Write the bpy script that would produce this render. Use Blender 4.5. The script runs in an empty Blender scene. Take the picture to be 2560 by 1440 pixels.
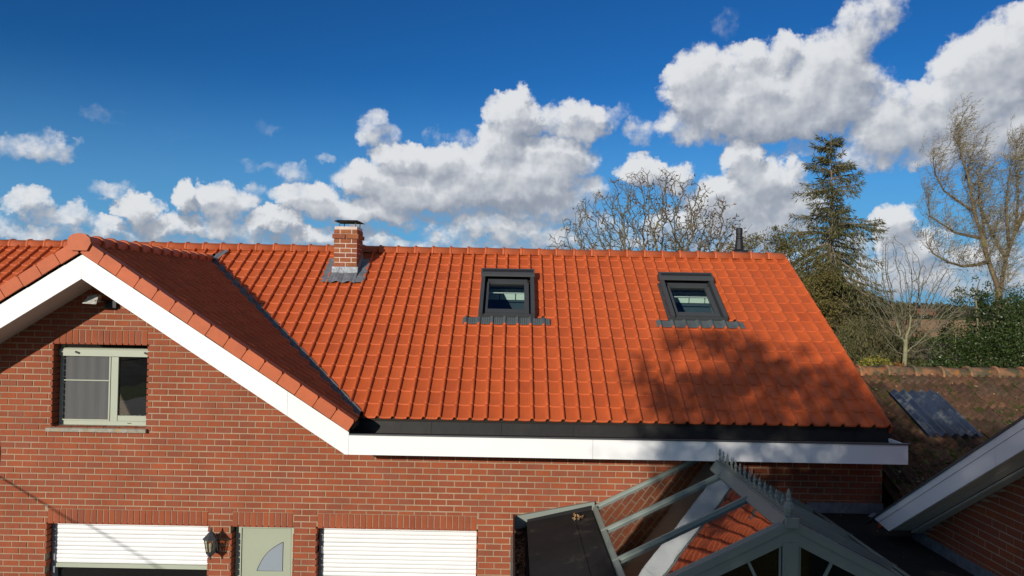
import bpy, bmesh, math, random
import numpy as np
from mathutils import Vector, Matrix

SC = bpy.context.scene
COL = SC.collection
R = math.radians
rng = random.Random(7)
NR = np.random.RandomState(7)

# ------------------------------------------------------------------ camera, light, sky
F_PX = 1840.0                                   # focal length in pixels of a 2560 px wide frame
CAM = Vector((0.0, -9.2, 5.0))
CAM_ROT = (Matrix.Rotation(math.atan(5.6 / F_PX), 3, 'Z') @
           Matrix.Rotation(R(90) + math.atan(32 / F_PX), 3, 'X') @
           Matrix.Rotation(R(1.0), 3, 'Z'))
cd = bpy.data.cameras.new('camera')
cd.sensor_fit = 'HORIZONTAL'; cd.sensor_width = 36.0
cd.lens = 36.0 * F_PX / 2560.0
cd.clip_start = 0.1; cd.clip_end = 6000
cam = bpy.data.objects.new('camera', cd); COL.objects.link(cam)
cam.matrix_world = Matrix.Translation(CAM) @ CAM_ROT.to_4x4()
SC.camera = cam

SUN_FROM = Vector((-0.48, -1.0, 0.295)).normalized()     # towards the sun
SUN_EL = math.asin(SUN_FROM.z); SUN_ROT = math.atan2(SUN_FROM.x, SUN_FROM.y)
sd = bpy.data.lights.new('sun', 'SUN')
sd.energy = 4.3; sd.angle = R(0.5); sd.color = (1.0, 0.93, 0.82)
sun = bpy.data.objects.new('sun', sd); COL.objects.link(sun)
sun.rotation_euler = (-SUN_FROM).to_track_quat('-Z', 'Y').to_euler()
SC.view_settings.view_transform = 'Standard'
SC.view_settings.look = 'None'
SC.view_settings.gamma = 1.0
SC.view_settings.use_curve_mapping = False
SC.view_settings.exposure = 0.0
SC.render.engine = 'CYCLES'
SC.cycles.max_bounces = 8
SC.cycles.transparent_max_bounces = 12
SC.cycles.use_denoising = True

def px_dir(px, py):
    """direction of a far-off thing (a cloud) seen at a photo pixel"""
    return (CAM_ROT @ Vector(((px - 1280) / F_PX, -(py - 720) / F_PX, -1.0))).normalized()

# clouds: centre and radii in photo pixels, weight
CLOUDS = [
 # big upper right cumulus
 (1745,215,95,105,1.0),(1870,175,120,75,.9),(1965,130,50,55,.8),(2070,190,120,115,1.0),(1950,260,250,95,1.1),(1730,310,110,60,.7),
 (2130,90,80,60,.75),(2195,35,75,55,.6),(1850,330,150,40,.55),(2170,200,50,60,.6),
 # right edge cumulus
 (2470,180,130,100,1.0),(2560,120,120,90,1.0),(2400,260,120,90,1.0),(2240,265,80,60,.75),(2240,320,120,80,.9),(2480,320,150,80,.9),(2200,380,110,50,.7),(2340,380,90,45,.7),(2150,290,80,50,.55),
 # right middle
 (1860,400,55,65,1.0),(1910,455,110,70,1.0),(1820,500,140,60,.9),(1610,425,70,50,1.0),(1680,450,65,45,.8),(1960,510,110,60,.8),(2000,370,55,35,.4),(1760,560,180,50,.7),
 # central towering cumulus
 (1285,290,85,75,1.1),(1345,300,80,55,.7),(1445,310,95,60,.85),(1250,370,90,80,1.0),(1360,400,150,70,.9),(1010,400,90,50,1.0),(1110,410,110,60,.95),
 (930,450,110,50,.95),(1280,450,200,75,1.1),(1060,480,200,65,1.0),(1330,500,180,55,.8),(1460,470,80,50,.6),(760,495,100,50,.85),(900,525,180,45,.9),(1180,520,150,35,.6),
 (935,325,50,55,.62),(975,355,40,45,.55),(1150,350,55,35,.42),(1080,335,35,30,.35),(1530,290,70,30,.4),(1600,330,45,40,.45),
 # left row
 (462,488,40,46,1.0),(560,505,85,52,.8),(640,470,28,24,.5),(350,525,58,42,.95),(265,565,36,36,.7),(400,565,90,32,.75),(520,560,120,32,.7),
 (690,555,75,34,.95),(610,570,60,30,.65),(770,585,110,30,.7),(640,600,110,22,.55),
 (75,505,58,36,.75),(160,540,85,30,.62),(90,580,120,24,.6),(10,560,60,30,.5),
 (40,368,95,30,.50),(150,365,45,34,.46),(275,468,60,28,.46),(740,425,42,30,.45),(660,415,70,16,.3),
 (250,288,60,20,.27),(665,318,50,20,.26),(80,75,55,36,.17),(345,210,35,14,.17),(820,390,28,18,.34),(420,330,50,22,.2),
 # low band over the ridge
 (1250,565,160,40,.75),(1120,590,80,30,.6),(1330,590,150,30,.7),(930,595,80,35,.55),(1480,560,90,35,.5),(1380,535,130,35,.6),(1040,555,90,22,.5),
 (350,600,300,24,.50),(900,612,320,26,.55),(1300,615,260,26,.55),(1560,600,160,40,.5),
 (1900,555,180,50,.75),(1830,610,160,32,.6),(2330,705,230,45,.65),(2000,640,120,40,.55),
 (2230,560,60,50,.9),(2280,610,90,50,.8),(2240,680,150,50,.7),(2420,650,150,50,.6),(2130,620,70,40,.5),(2550,560,90,50,.5),
 (1820,60,45,40,.3),(1520,215,20,22,.16),
 # unseen clouds added above the frame to brighten and whiten the shade
 (250,-620,330,190,1.0),(560,-520,200,130,.8),(1750,-760,360,210,1.0),(2300,-560,300,190,1.0),(2900,-700,360,220,1.0),(-500,-700,340,200,1.0),
 (-300,-1500,480,260,1.0),(600,-1750,420,230,.9),(2300,-1650,520,290,1.0),(3000,-1400,420,260,1.0),
]

def build_world():
    w = bpy.data.worlds.new('World'); SC.world = w; w.use_nodes = True
    nt = w.node_tree; nt.nodes.clear(); L = nt.links.new
    def N(t, **k):
        n = nt.nodes.new(t)
        for a, b in k.items(): setattr(n, a, b)
        return n
    def mth(op, a, b=None, c=None, clamp=False):
        n = N('ShaderNodeMath', operation=op, use_clamp=clamp)
        for i, v in enumerate((a, b, c)):
            if v is None: continue
            if isinstance(v, (int, float)): n.inputs[i].default_value = v
            else: L(v, n.inputs[i])
        return n.outputs[0]
    def vm(op, a, b=None, c=None):
        n = N('ShaderNodeVectorMath', operation=op)
        for i, v in enumerate((a, b, c)):
            if v is None: continue
            if isinstance(v, (tuple, list)): n.inputs[i].default_value = v
            else: L(v, n.inputs[i])
        return n.outputs['Value'] if op in ('DOT_PRODUCT', 'LENGTH') else n.outputs[0]
    def mix(fac, a, b, blend='MIX'):
        n = N('ShaderNodeMix', data_type='RGBA', blend_type=blend)
        for s, v in ((n.inputs[0], fac), (n.inputs[6], a), (n.inputs[7], b)):
            if isinstance(v, (int, float)): s.default_value = v
            elif isinstance(v, tuple): s.default_value = (*v, 1)
            else: L(v, s)
        return n.outputs[2]
    def smooth(v, a, b, lo=0.0, hi=1.0):
        n = N('ShaderNodeMapRange', interpolation_type='SMOOTHSTEP')
        L(v, n.inputs[0])
        for i, x in enumerate((a, b, lo, hi)): n.inputs[i + 1].default_value = x
        return n.outputs[0]
    sky = N('ShaderNodeTexSky', sky_type='NISHITA', sun_disc=False, sun_elevation=SUN_EL, sun_rotation=SUN_ROT)
    sky.air_density = 1.0; sky.dust_density = 0.3; sky.ozone_density = 3.0; sky.altitude = 0
    tc = N('ShaderNodeTexCoord'); sep = N('ShaderNodeSeparateXYZ'); L(tc.outputs['Generated'], sep.inputs[0])
    az = mth('ARCTAN2', sep.outputs[0], sep.outputs[1])
    az = mth('SUBTRACT', mth('PINGPONG', mth('ADD', az, math.pi / 4), math.pi / 2), math.pi / 4)
    el = mth('ARCSINE', sep.outputs[2])
    S = F_PX / 100.0
    cmb = N('ShaderNodeCombineXYZ'); L(mth('MULTIPLY', az, S), cmb.inputs[0]); L(mth('MULTIPLY', el, S), cmb.inputs[1])
    p0 = cmb.outputs[0]
    def noise(p, scale, detail, rough, color=False):
        n = N('ShaderNodeTexNoise', noise_dimensions='2D'); L(p, n.inputs['Vector'])
        n.inputs['Scale'].default_value = scale; n.inputs['Detail'].default_value = detail; n.inputs['Roughness'].default_value = rough
        return n.outputs['Color'] if color else n.outputs['Fac']
    def field(p):
        wv = vm('MULTIPLY', vm('SUBTRACT', noise(p, 1.5, 4, .62, True), (.5, .5, .5)), (.75, .75, 0))
        q = vm('ADD', p, wv)
        acc = None
        for (x, y, rx, ry, wt) in CLOUDS:
            d = px_dir(x, y)
            cx, cy = math.atan2(d.x, d.y) * S, math.asin(d.z) * S
            sx, sy = 100 / (rx * 1.03), 100 / (ry * 1.03)
            v = vm('MULTIPLY_ADD', q, (sx, sy, 0), (-cx * sx, -cy * sy, 0))
            t = mth('SUBTRACT', 1.0, vm('DOT_PRODUCT', v, v), clamp=True)
            t = mth('MULTIPLY', mth('MULTIPLY', t, mth('SUBTRACT', 2.0, t)), wt)     # rounded top, steep rim
            acc = t if acc is None else mth('SMOOTH_MAX', acc, t, .14)
        return acc, smooth(acc, .13, .42)
    s0, g0 = field(p0)
    p1 = vm('ADD', p0, (-.14, .34, 0))
    s1, g1 = field(p1)
    def bump(p, g, detail, amp):
        return mth('MULTIPLY', mth('MULTIPLY', mth('SUBTRACT', noise(p, 2.2, detail, .6), .5), g), amp)
    d0 = mth('ADD', s0, bump(p0, g0, 8, .90))
    alpha = smooth(d0, .17, .78)
    # lit tops towards the sun side, grey undersides; smooth large billows only
    rel = mth('SUBTRACT', bump(p0, g0, 2.2, 1.0), bump(p1, g1, 2.2, 1.0))
    lit = mth('ADD', mth('MULTIPLY', rel, .32), mth('MULTIPLY', mth('SUBTRACT', s0, s1), .95))
    lit = smooth(lit, -.52, .46)
    ramp = N('ShaderNodeValToRGB'); L(lit, ramp.inputs[0])
    e = ramp.color_ramp.elements
    e[0].position = 0; e[0].color = (.25, .285, .35, 1); e[1].position = 1; e[1].color = (.76, .772, .79, 1)
    for pos, c in ((.35, (.37, .40, .46)), (.62, (.54, .565, .605)), (.82, (.70, .715, .74))):
        k = e.new(pos); k.color = (*c, 1)
    # thin distant haze whitening low over the horizon
    low = smooth(sep.outputs[2], .0, .30, .80, 0.0)
    K = 0.085
    gm = N('ShaderNodeGamma'); gm.inputs[1].default_value = 1.35; L(vm('MULTIPLY', sky.outputs[0], (K, K, K)), gm.inputs[0])
    blue = vm('MULTIPLY', gm.outputs[0], (.25 / K, .88 / K, 1.38 / K))
    skyc = mix(low, blue, (.15 / K, .385 / K, .68 / K))
    cl = vm('SCALE', ramp.outputs[0]); cl.node.inputs[3].default_value = 1.0 / K
    fin = mix(mth('MULTIPLY', alpha, .97), skyc, cl)
    bg = N('ShaderNodeBackground'); L(fin, bg.inputs[0]); bg.inputs[1].default_value = K
    out = N('ShaderNodeOutputWorld'); L(bg.outputs[0], out.inputs[0])
    w.cycles.sampling_method = 'MANUAL'; w.cycles.sample_map_resolution = 512
build_world()

# ==== STRUCTURE
# ------------------------------------------------------------------ materials
MATS = {}
def mat(name, col, rough=.7, cols=None, var=.15, vscale=3.0, bump=0.0, bscale=60.0, metal=0.0, spec=.5,
        spots=None, coat=0.0, transl=0.0, coord='pos', stretch=None):
    """procedural principled material; cols = colour choices per object / per loose piece; spots = (colour, scale, lo, hi)"""
    m = bpy.data.materials.new(name); m.use_nodes = True; MATS[name] = m
    nt = m.node_tree; nt.nodes.clear(); L = nt.links.new
    N = nt.nodes.new
    out = N('ShaderNodeOutputMaterial'); bs = N('ShaderNodeBsdfPrincipled')
    bs.inputs['Roughness'].default_value = rough; bs.inputs['Metallic'].default_value = metal
    bs.inputs['Specular IOR Level'].default_value = spec
    bs.inputs['Coat Weight'].default_value = coat
    geo = N('ShaderNodeNewGeometry'); P = geo.outputs['Position']
    if stretch:
        mp = N('ShaderNodeVectorMath'); mp.operation = 'MULTIPLY'; mp.inputs[1].default_value = stretch
        L(P, mp.inputs[0]); P = mp.outputs[0]
    def noise(scale, det=4, rough_=.6):
        n = N('ShaderNodeTexNoise'); n.inputs['Scale'].default_value = scale; n.inputs['Detail'].default_value = det
        n.inputs['Roughness'].default_value = rough_; L(P, n.inputs['Vector']); return n.outputs['Fac']
    def mix(f, a, b, blend='MIX'):
        n = N('ShaderNodeMix'); n.data_type = 'RGBA'; n.blend_type = blend
        for s, v in ((n.inputs[0], f), (n.inputs[6], a), (n.inputs[7], b)):
            if isinstance(v, (int, float)): s.default_value = v
            elif isinstance(v, tuple): s.default_value = (*v, 1)
            else: L(v, s)
        return n.outputs[2]
    c = tuple(col)
    if cols:
        oi = N('ShaderNodeObjectInfo')
        ad = N('ShaderNodeMath'); ad.operation = 'ADD'; L(oi.outputs['Random'], ad.inputs[0]); L(geo.outputs['Random Per Island'], ad.inputs[1])
        fr = N('ShaderNodeMath'); fr.operation = 'FRACT'; L(ad.outputs[0], fr.inputs[0])
        rp = N('ShaderNodeValToRGB'); L(fr.outputs[0], rp.inputs[0])
        el = rp.color_ramp.elements; k = len(cols)
        while len(el) < k: el.new(.5)
        for i, cc in enumerate(cols): el[i].position = i / max(1, k - 1); el[i].color = (*cc, 1)
        c = rp.outputs[0]
    if var:
        mr = N('ShaderNodeMapRange'); L(noise(vscale), mr.inputs[0]); mr.inputs[1].default_value = .25; mr.inputs[2].default_value = .75
        mr.inputs[3].default_value = 1 - var; mr.inputs[4].default_value = 1 + var
        vmn = N('ShaderNodeVectorMath'); vmn.operation = 'SCALE'
        if isinstance(c, tuple): vmn.inputs[0].default_value = c
        else: L(c, vmn.inputs[0])
        L(mr.outputs[0], vmn.inputs[3]); c = vmn.outputs[0]
    for sp in (spots or []):
        scol, ssc, lo, hi = sp
        mr = N('ShaderNodeMapRange'); mr.interpolation_type = 'SMOOTHSTEP'; L(noise(ssc, 6, .65), mr.inputs[0])
        mr.inputs[1].default_value = lo; mr.inputs[2].default_value = hi
        c = mix(mr.outputs[0], c, tuple(scol))
    if isinstance(c, tuple): bs.inputs['Base Color'].default_value = (*c, 1)
    else: L(c, bs.inputs['Base Color'])
    if bump:
        bm_ = N('ShaderNodeBump'); bm_.inputs['Strength'].default_value = bump; bm_.inputs['Distance'].default_value = .01
        L(noise(bscale, 5), bm_.inputs['Height']); L(bm_.outputs[0], bs.inputs['Normal'])
    sh = bs.outputs[0]
    if transl:
        tr = N('ShaderNodeBsdfTranslucent')
        if isinstance(c, tuple): tr.inputs[0].default_value = (*c, 1)
        else: L(c, tr.inputs[0])
        ms = N('ShaderNodeMixShader'); ms.inputs[0].default_value = transl; L(sh, ms.inputs[1]); L(tr.outputs[0], ms.inputs[2]); sh = ms.outputs[0]
    L(sh, out.inputs[0])
    return m

def glass_mat(name, tint=(.5, .55, .55), boost=1.0, ior=1.6, rough=0.0, wob=0.0):
    m = bpy.data.materials.new(name); m.use_nodes = True; MATS[name] = m
    nt = m.node_tree; nt.nodes.clear(); L = nt.links.new; N = nt.nodes.new
    out = N('ShaderNodeOutputMaterial'); tr = N('ShaderNodeBsdfTransparent'); tr.inputs[0].default_value = (*tint, 1)
    gl = N('ShaderNodeBsdfGlossy'); gl.inputs['Roughness'].default_value = rough; gl.inputs[0].default_value = (.95, .97, 1, 1)
    fr = N('ShaderNodeFresnel'); g0 = N('ShaderNodeNewGeometry'); mi = N('ShaderNodeMapRange')
    L(g0.outputs['Backfacing'], mi.inputs[0]); mi.inputs[3].default_value = ior; mi.inputs[4].default_value = 1.0 / ior; L(mi.outputs[0], fr.inputs[0])
    mu = N('ShaderNodeMath'); mu.operation = 'MULTIPLY'; mu.use_clamp = True; L(fr.outputs[0], mu.inputs[0]); mu.inputs[1].default_value = boost
    ms = N('ShaderNodeMixShader'); L(mu.outputs[0], ms.inputs[0]); L(tr.outputs[0], ms.inputs[1]); L(gl.outputs[0], ms.inputs[2])
    if wob:
        geo = N('ShaderNodeNewGeometry'); n = N('ShaderNodeTexNoise'); n.inputs['Scale'].default_value = 1.5; n.inputs['Detail'].default_value = 2
        L(geo.outputs['Position'], n.inputs['Vector']); b = N('ShaderNodeBump'); b.inputs['Strength'].default_value = wob; b.inputs['Distance'].default_value = .02
        L(n.outputs[0], b.inputs['Height']); L(b.outputs[0], gl.inputs['Normal'])
    L(ms.outputs[0], out.inputs[0]); return m

BRICK = mat('red_brick', (.3, .07, .03), .85, cols=[(.235, .067, .036), (.285, .073, .032), (.25, .069, .034), (.305, .078, .031), (.275, .072, .033), (.24, .073, .041), (.295, .075, .031), (.262, .069, .034)],
            var=.20, vscale=2.2, bump=.6, bscale=70, spec=.25, spots=[((.34, .26, .19), 26, .72, .82), ((.15, .055, .04), 1.1, .58, .80)])
MORTAR = mat('pale_mortar', (.35, .25, .165), .95, var=.30, vscale=1.7, bump=.4, bscale=120, spec=.15)
CH_BRICK = mat('chimney_brick', (.3, .1, .05), .9, cols=[(.30, .085, .04), (.24, .09, .04), (.33, .12, .05), (.22, .07, .04), (.30, .10, .05)], var=.25, vscale=18, bump=.6, bscale=80, spec=.2, spots=[((.5, .42, .34), 22, .64, .74)])
CH_MORTAR = mat('chimney_mortar', (.62, .50, .42), .95, var=.15, vscale=14, bump=.4, bscale=100, spec=.1)
TILE = mat('clay_tile', (.5, .1, .03), .55, cols=[(.46, .087, .021), (.49, .094, .023), (.45, .085, .021), (.51, .100, .026), (.47, .089, .022), (.42, .078, .021), (.50, .098, .025)],
           var=.10, vscale=5, bump=.12, bscale=40, spec=.32, spots=[((.38, .073, .026), 2.2, .62, .86), ((.62, .45, .36), 34, .775, .80)])
TILE_DK = mat('clay_ridge_tile', (.5, .1, .04), .6, cols=[(.46, .105, .036), (.49, .115, .040), (.44, .10, .034), (.47, .116, .044)], var=.12, vscale=7, bump=.15, bscale=50, spec=.3)
WHITE = mat('white_board', (.80, .80, .79), .45, var=.03, vscale=1.5, bump=.06, bscale=3, spec=.4)
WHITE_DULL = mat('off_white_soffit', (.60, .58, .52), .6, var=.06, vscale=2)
SAGE = mat('sage_green_frame', (.36, .39, .30), .5, var=.04, vscale=3)
SAGE_D = mat('sage_green_door', (.32, .35, .255), .5, var=.05, vscale=1.2)
LATH = mat('white_lath', (.79, .79, .78), .5, var=.03, vscale=4)
RAIL_G = mat('grey_guide_rail', (.22, .22, .23), .6)
ANTH = mat('anthracite_metal', (.060, .064, .068), .5, var=.08, vscale=5, metal=.2, spec=.4)
ANTH_D = mat('black_rubber_gasket', (.012, .012, .013), .6)
FLASH = mat('grey_pleated_flashing', (.075, .088, .092), .7, var=.15, vscale=20, bump=.3, bscale=40)
LEAD = mat('lead_sheet', (.20, .215, .235), .5, var=.3, vscale=14, bump=.8, bscale=22, metal=.35, spots=[((.42, .43, .44), 9, .58, .72)])
LEAD_D = mat('dark_valley_lead', (.10, .11, .12), .7, var=.2, vscale=6, spec=.3)
EPDM = mat('black_roofing_membrane', (.009, .0085, .008), .6, spec=.3, var=.35, vscale=2.0, bump=.5, bscale=5, spots=[((.022, .018, .014), 2.5, .5, .8)])
EPDM_F = mat('black_flat_roof_membrane', (.020, .019, .019), .85, spec=.15, var=.3, vscale=1.6, bump=.3, bscale=6, spots=[((.085, .07, .055), 3.2, .56, .78)])
STEEL = mat('dark_drip_trim', (.09, .105, .11), .4, metal=.5)
SILL = mat('weathered_stone_sill', (.30, .28, .23), .9, var=.3, vscale=16, bump=.6, bscale=60, spots=[((.42, .24, .04), 11, .52, .68), ((.55, .52, .45), 30, .62, .72)])
SCREEN = mat('grey_insect_screen', (.092, .092, .092), .85, var=.10, vscale=3, stretch=(6, 1, .6))
BLACK = mat('black_metal', (.012, .012, .013), .5, spec=.4)
LAMP_M = mat('dark_lantern_iron', (.055, .06, .07), .5, metal=.3, bump=.3, bscale=80)
LAMP_G = glass_mat('lantern_glass', (.75, .72, .6), 1.2)
FROST = mat('frosted_door_glass', (.24, .28, .32), .35, var=.05, vscale=2, spec=.5)
GLASS = glass_mat('window_glass', (.50, .53, .54), 1.3, 1.6, wob=.15)
SKYGLASS = glass_mat('roof_window_glass', (.84, .90, .88), 1.0, 1.45)
CGLASS = glass_mat('conservatory_glass', (.50, .56, .55), 2.0, 1.62, wob=.10)
GGLASS = glass_mat('dark_gable_glass', (.35, .40, .40), .55, 1.5)
CFRAME = mat('grey_green_frame', (.205, .235, .205), .5, var=.06, vscale=4)
DIRTY = mat('stained_grey_white_casing', (.42, .42, .38), .8, var=.3, vscale=30, bump=.4, bscale=60, spots=[((.10, .08, .06), 22, .56, .64)])
ROOM_W = mat('white_room_wall', (.74, .80, .74), .7, var=.03)
ROOM_D = mat('dark_room', (.04, .045, .05), .9)
ROOM_B = mat('dark_blue_blind', (.05, .075, .11), .8)
OLD_TILE = mat('old_mossy_tile', (.12, .06, .05), .95, cols=[(.115, .064, .042), (.085, .050, .034), (.135, .070, .042), (.10, .064, .046), (.072, .042, .030)], var=.4, vscale=13, bump=.9, bscale=30, spec=.1,
               spots=[((.040, .048, .012), 5.5, .52, .66), ((.30, .28, .26), 30, .70, .76), ((.02, .018, .015), 6, .60, .72)])
OLD_RIDGE = mat('old_ridge_tile', (.22, .10, .05), .95, cols=[(.34, .165, .085), (.28, .15, .085), (.37, .17, .08)], var=.3, vscale=9, bump=.7, bscale=30, spec=.1,
                spots=[((.13, .11, .065), 6, .44, .60), ((.45, .17, .02), 9, .58, .68), ((.42, .40, .36), 24, .68, .74)])
MOSS = mat('moss', (.05, .07, .015), 1, cols=[(.04, .06, .012), (.065, .085, .018), (.035, .045, .012)], var=.3, vscale=20)
PVC = mat('bluish_corrugated_plastic', (.018, .030, .058), .22, var=.4, vscale=7, spec=.6, spots=[((.15, .165, .17), 4.5, .52, .70)])
DRYLEAF = mat('dry_leaf', (.2, .1, .04), .8, cols=[(.26, .12, .04), (.35, .22, .10), (.16, .08, .03), (.42, .34, .22)], var=.2)
BARK = mat('grey_green_bark', (.17, .15, .09), .95, var=.35, vscale=9, bump=.6, bscale=40, spots=[((.20, .20, .09), 5, .5, .65)])
BARK_W = mat('brown_willow_bark', (.13, .09, .05), .95, var=.3, vscale=9, bump=.6, bscale=40, spots=[((.24, .20, .07), 3, .5, .68)])
BARK_S = mat('spruce_bark', (.19, .15, .115), .95, var=.3, vscale=9, bump=.6, bscale=40)
BARK_P = mat('pale_lichen_bark', (.21, .20, .11), .95, var=.3, vscale=8, bump=.5, bscale=40)
TWIG = mat('bare_twig', (.18, .155, .11), .95, var=.25, vscale=3)
TWIG_W = mat('thin_willow_twig', (.19, .15, .095), .9, var=.25, vscale=3)
NEEDLE = mat('spruce_needle', (.05, .06, .03), .8, cols=[(.060, .070, .022), (.10, .100, .034), (.15, .135, .062), (.065, .075, .026), (.20, .165, .10), (.085, .09, .030)], var=.25, vscale=1.3, transl=.15, spec=.15)
LEAF_W = mat('pale_willow_leaf', (.3, .25, .1), .7, cols=[(.27, .23, .11), (.34, .29, .16), (.40, .36, .24), (.20, .17, .08)], var=.1, transl=.35, spec=.15)
LEAF_B = mat('brown_walnut_leaf', (.12, .07, .03), .8, cols=[(.13, .06, .03), (.09, .045, .025), (.16, .12, .04), (.22, .10, .04)], var=.1, transl=.2)
LEAF_H = mat('glossy_holly_leaf', (.03, .05, .02), .38, cols=[(.018, .036, .009), (.032, .058, .014), (.055, .075, .018), (.024, .044, .011)], var=.3, vscale=1.5, spec=.35)
LEAF_G = mat('mixed_green_leaf', (.08, .09, .03), .7, cols=[(.10, .115, .030), (.15, .14, .045), (.08, .095, .026), (.18, .13, .05)], var=.25, vscale=1.2, transl=.25, spec=.15)
LEAF_OL = mat('olive_brown_leaf', (.12, .11, .04), .8, cols=[(.13, .12, .035), (.18, .15, .05), (.10, .10, .03), (.20, .13, .06)], var=.25, vscale=1.2, transl=.2, spec=.1)
LEAF_Y = mat('yellow_autumn_leaf', (.35, .28, .04), .7, cols=[(.30, .27, .03), (.38, .30, .04), (.16, .19, .03), (.22, .22, .03)], var=.2, transl=.3)
LEAF_O = mat('orange_autumn_leaf', (.35, .15, .04), .7, cols=[(.36, .16, .03), (.28, .11, .03), (.34, .22, .06)], var=.2, transl=.3)
GRASS = mat('meadow_grass', (.13, .17, .035), 1, var=.4, vscale=.12, spec=.05, spots=[((.24, .20, .08), .05, .48, .62), ((.10, .075, .045), .35, .60, .70)])
SOIL = mat('dry_stubble', (.50, .30, .15), 1, var=.25, vscale=.25, spec=.05, bump=.8, bscale=1.2, spots=[((.38, .22, .10), .12, .5, .65)])
SOIL_D = mat('wet_dark_soil', (.012, .011, .010), 1.0, var=.3, vscale=.5, bump=1.0, bscale=3, spec=.05)
ASPH = mat('grey_asphalt', (.055, .057, .065), .85, var=.15, vscale=.8)
PAVE = mat('grey_paving', (.13, .12, .11), .9, var=.2, vscale=1.0)
FARWOOD = mat('far_hedge_foliage', (.06, .06, .035), 1, var=.35, vscale=.15, cols=[(.05, .05, .03), (.08, .06, .04), (.06, .065, .035)])

# ------------------------------------------------------------------ mesh helpers
class MB:
    def __init__(self): self.v = []; self.f = []
    def add(self, vs, fs):
        o = len(self.v); self.v.extend([tuple(p) for p in vs]); self.f.extend([tuple(i + o for i in f) for f in fs]); return self
    def box(self, x0, x1, y0, y1, z0, z1):
        return self.add([(x0, y0, z0), (x1, y0, z0), (x1, y1, z0), (x0, y1, z0), (x0, y0, z1), (x1, y0, z1), (x1, y1, z1), (x0, y1, z1)],
                        [(0, 3, 2, 1), (4, 5, 6, 7), (0, 1, 5, 4), (1, 2, 6, 5), (2, 3, 7, 6), (3, 0, 4, 7)])
    def hexa(self, p):     # 8 corners, order as box
        return self.add(p, [(0, 3, 2, 1), (4, 5, 6, 7), (0, 1, 5, 4), (1, 2, 6, 5), (2, 3, 7, 6), (3, 0, 4, 7)])
    def prism(self, poly, d):          # polygon of 3-D points extruded by vector d
        n = len(poly); d = Vector(d)
        vs = [Vector(p) for p in poly] + [Vector(p) + d for p in poly]
        fs = [tuple(range(n)), tuple(range(2 * n - 1, n - 1, -1))] + [(i, i + n, (i + 1) % n + n, (i + 1) % n) for i in range(n)]
        return self.add(vs, fs)
    def bar(self, a, b, w, h, up=(0, 0, 1)):    # rectangular bar from a to b
        a, b = Vector(a), Vector(b); t = (b - a).normalized(); u = Vector(up); u = (u - t * u.dot(t)).normalized(); s = t.cross(u)
        c = []
        for q in (a, b):
            c += [q - s * w / 2 - u * h / 2, q + s * w / 2 - u * h / 2, q + s * w / 2 + u * h / 2, q - s * w / 2 + u * h / 2]
        return self.add(c, [(0, 3, 2, 1), (4, 5, 6, 7), (0, 1, 5, 4), (1, 2, 6, 5), (2, 3, 7, 6), (3, 0, 4, 7)])
    def tube(self, pts, rad, n=6, caps=True):
        pts = [Vector(p) for p in pts]
        if not hasattr(rad, '__len__'): rad = [rad] * len(pts)
        o = len(self.v); ref = Vector((.31, .87, .38))
        for i, p in enumerate(pts):
            t = (pts[min(i + 1, len(pts) - 1)] - pts[max(i - 1, 0)]).normalized()
            s = t.cross(ref)
            if s.length < .05: s = t.cross(Vector((1, 0, 0)))
            s.normalize(); u = t.cross(s)
            for k in range(n):
                a = 2 * math.pi * k / n; self.v.append(tuple(p + (s * math.cos(a) + u * math.sin(a)) * rad[i]))
        for i in range(len(pts) - 1):
            for k in range(n):
                a = o + i * n + k; b = o + i * n + (k + 1) % n; self.f.append((a, b, b + n, a + n))
        if caps: self.f.append(tuple(o + k for k in range(n))[::-1]); self.f.append(tuple(o + (len(pts) - 1) * n + k for k in range(n)))
        return self
    def lathe(self, prof, c, n=12, a0=0.0):     # profile (r, z) round a vertical axis at c
        o = len(self.v); c = Vector(c)
        for r, z in prof:
            for k in range(n):
                a = a0 + 2 * math.pi * k / n; self.v.append((c.x + r * math.cos(a), c.y + r * math.sin(a), c.z + z))
        for i in range(len(prof) - 1):
            for k in range(n):
                a = o + i * n + k; b = o + i * n + (k + 1) % n; self.f.append((a, b, b + n, a + n))
        self.f.append(tuple(o + k for k in range(n))[::-1]); self.f.append(tuple(o + (len(prof) - 1) * n + k for k in range(n)))
        return self
    def mesh(self, name, m=None, smooth=False):
        me = bpy.data.meshes.new(name); me.from_pydata(self.v, [], self.f)
        if m: me.materials.append(m)
        if smooth: me.polygons.foreach_set('use_smooth', [True] * len(me.polygons))
        me.validate(); me.update(); return me

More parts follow.
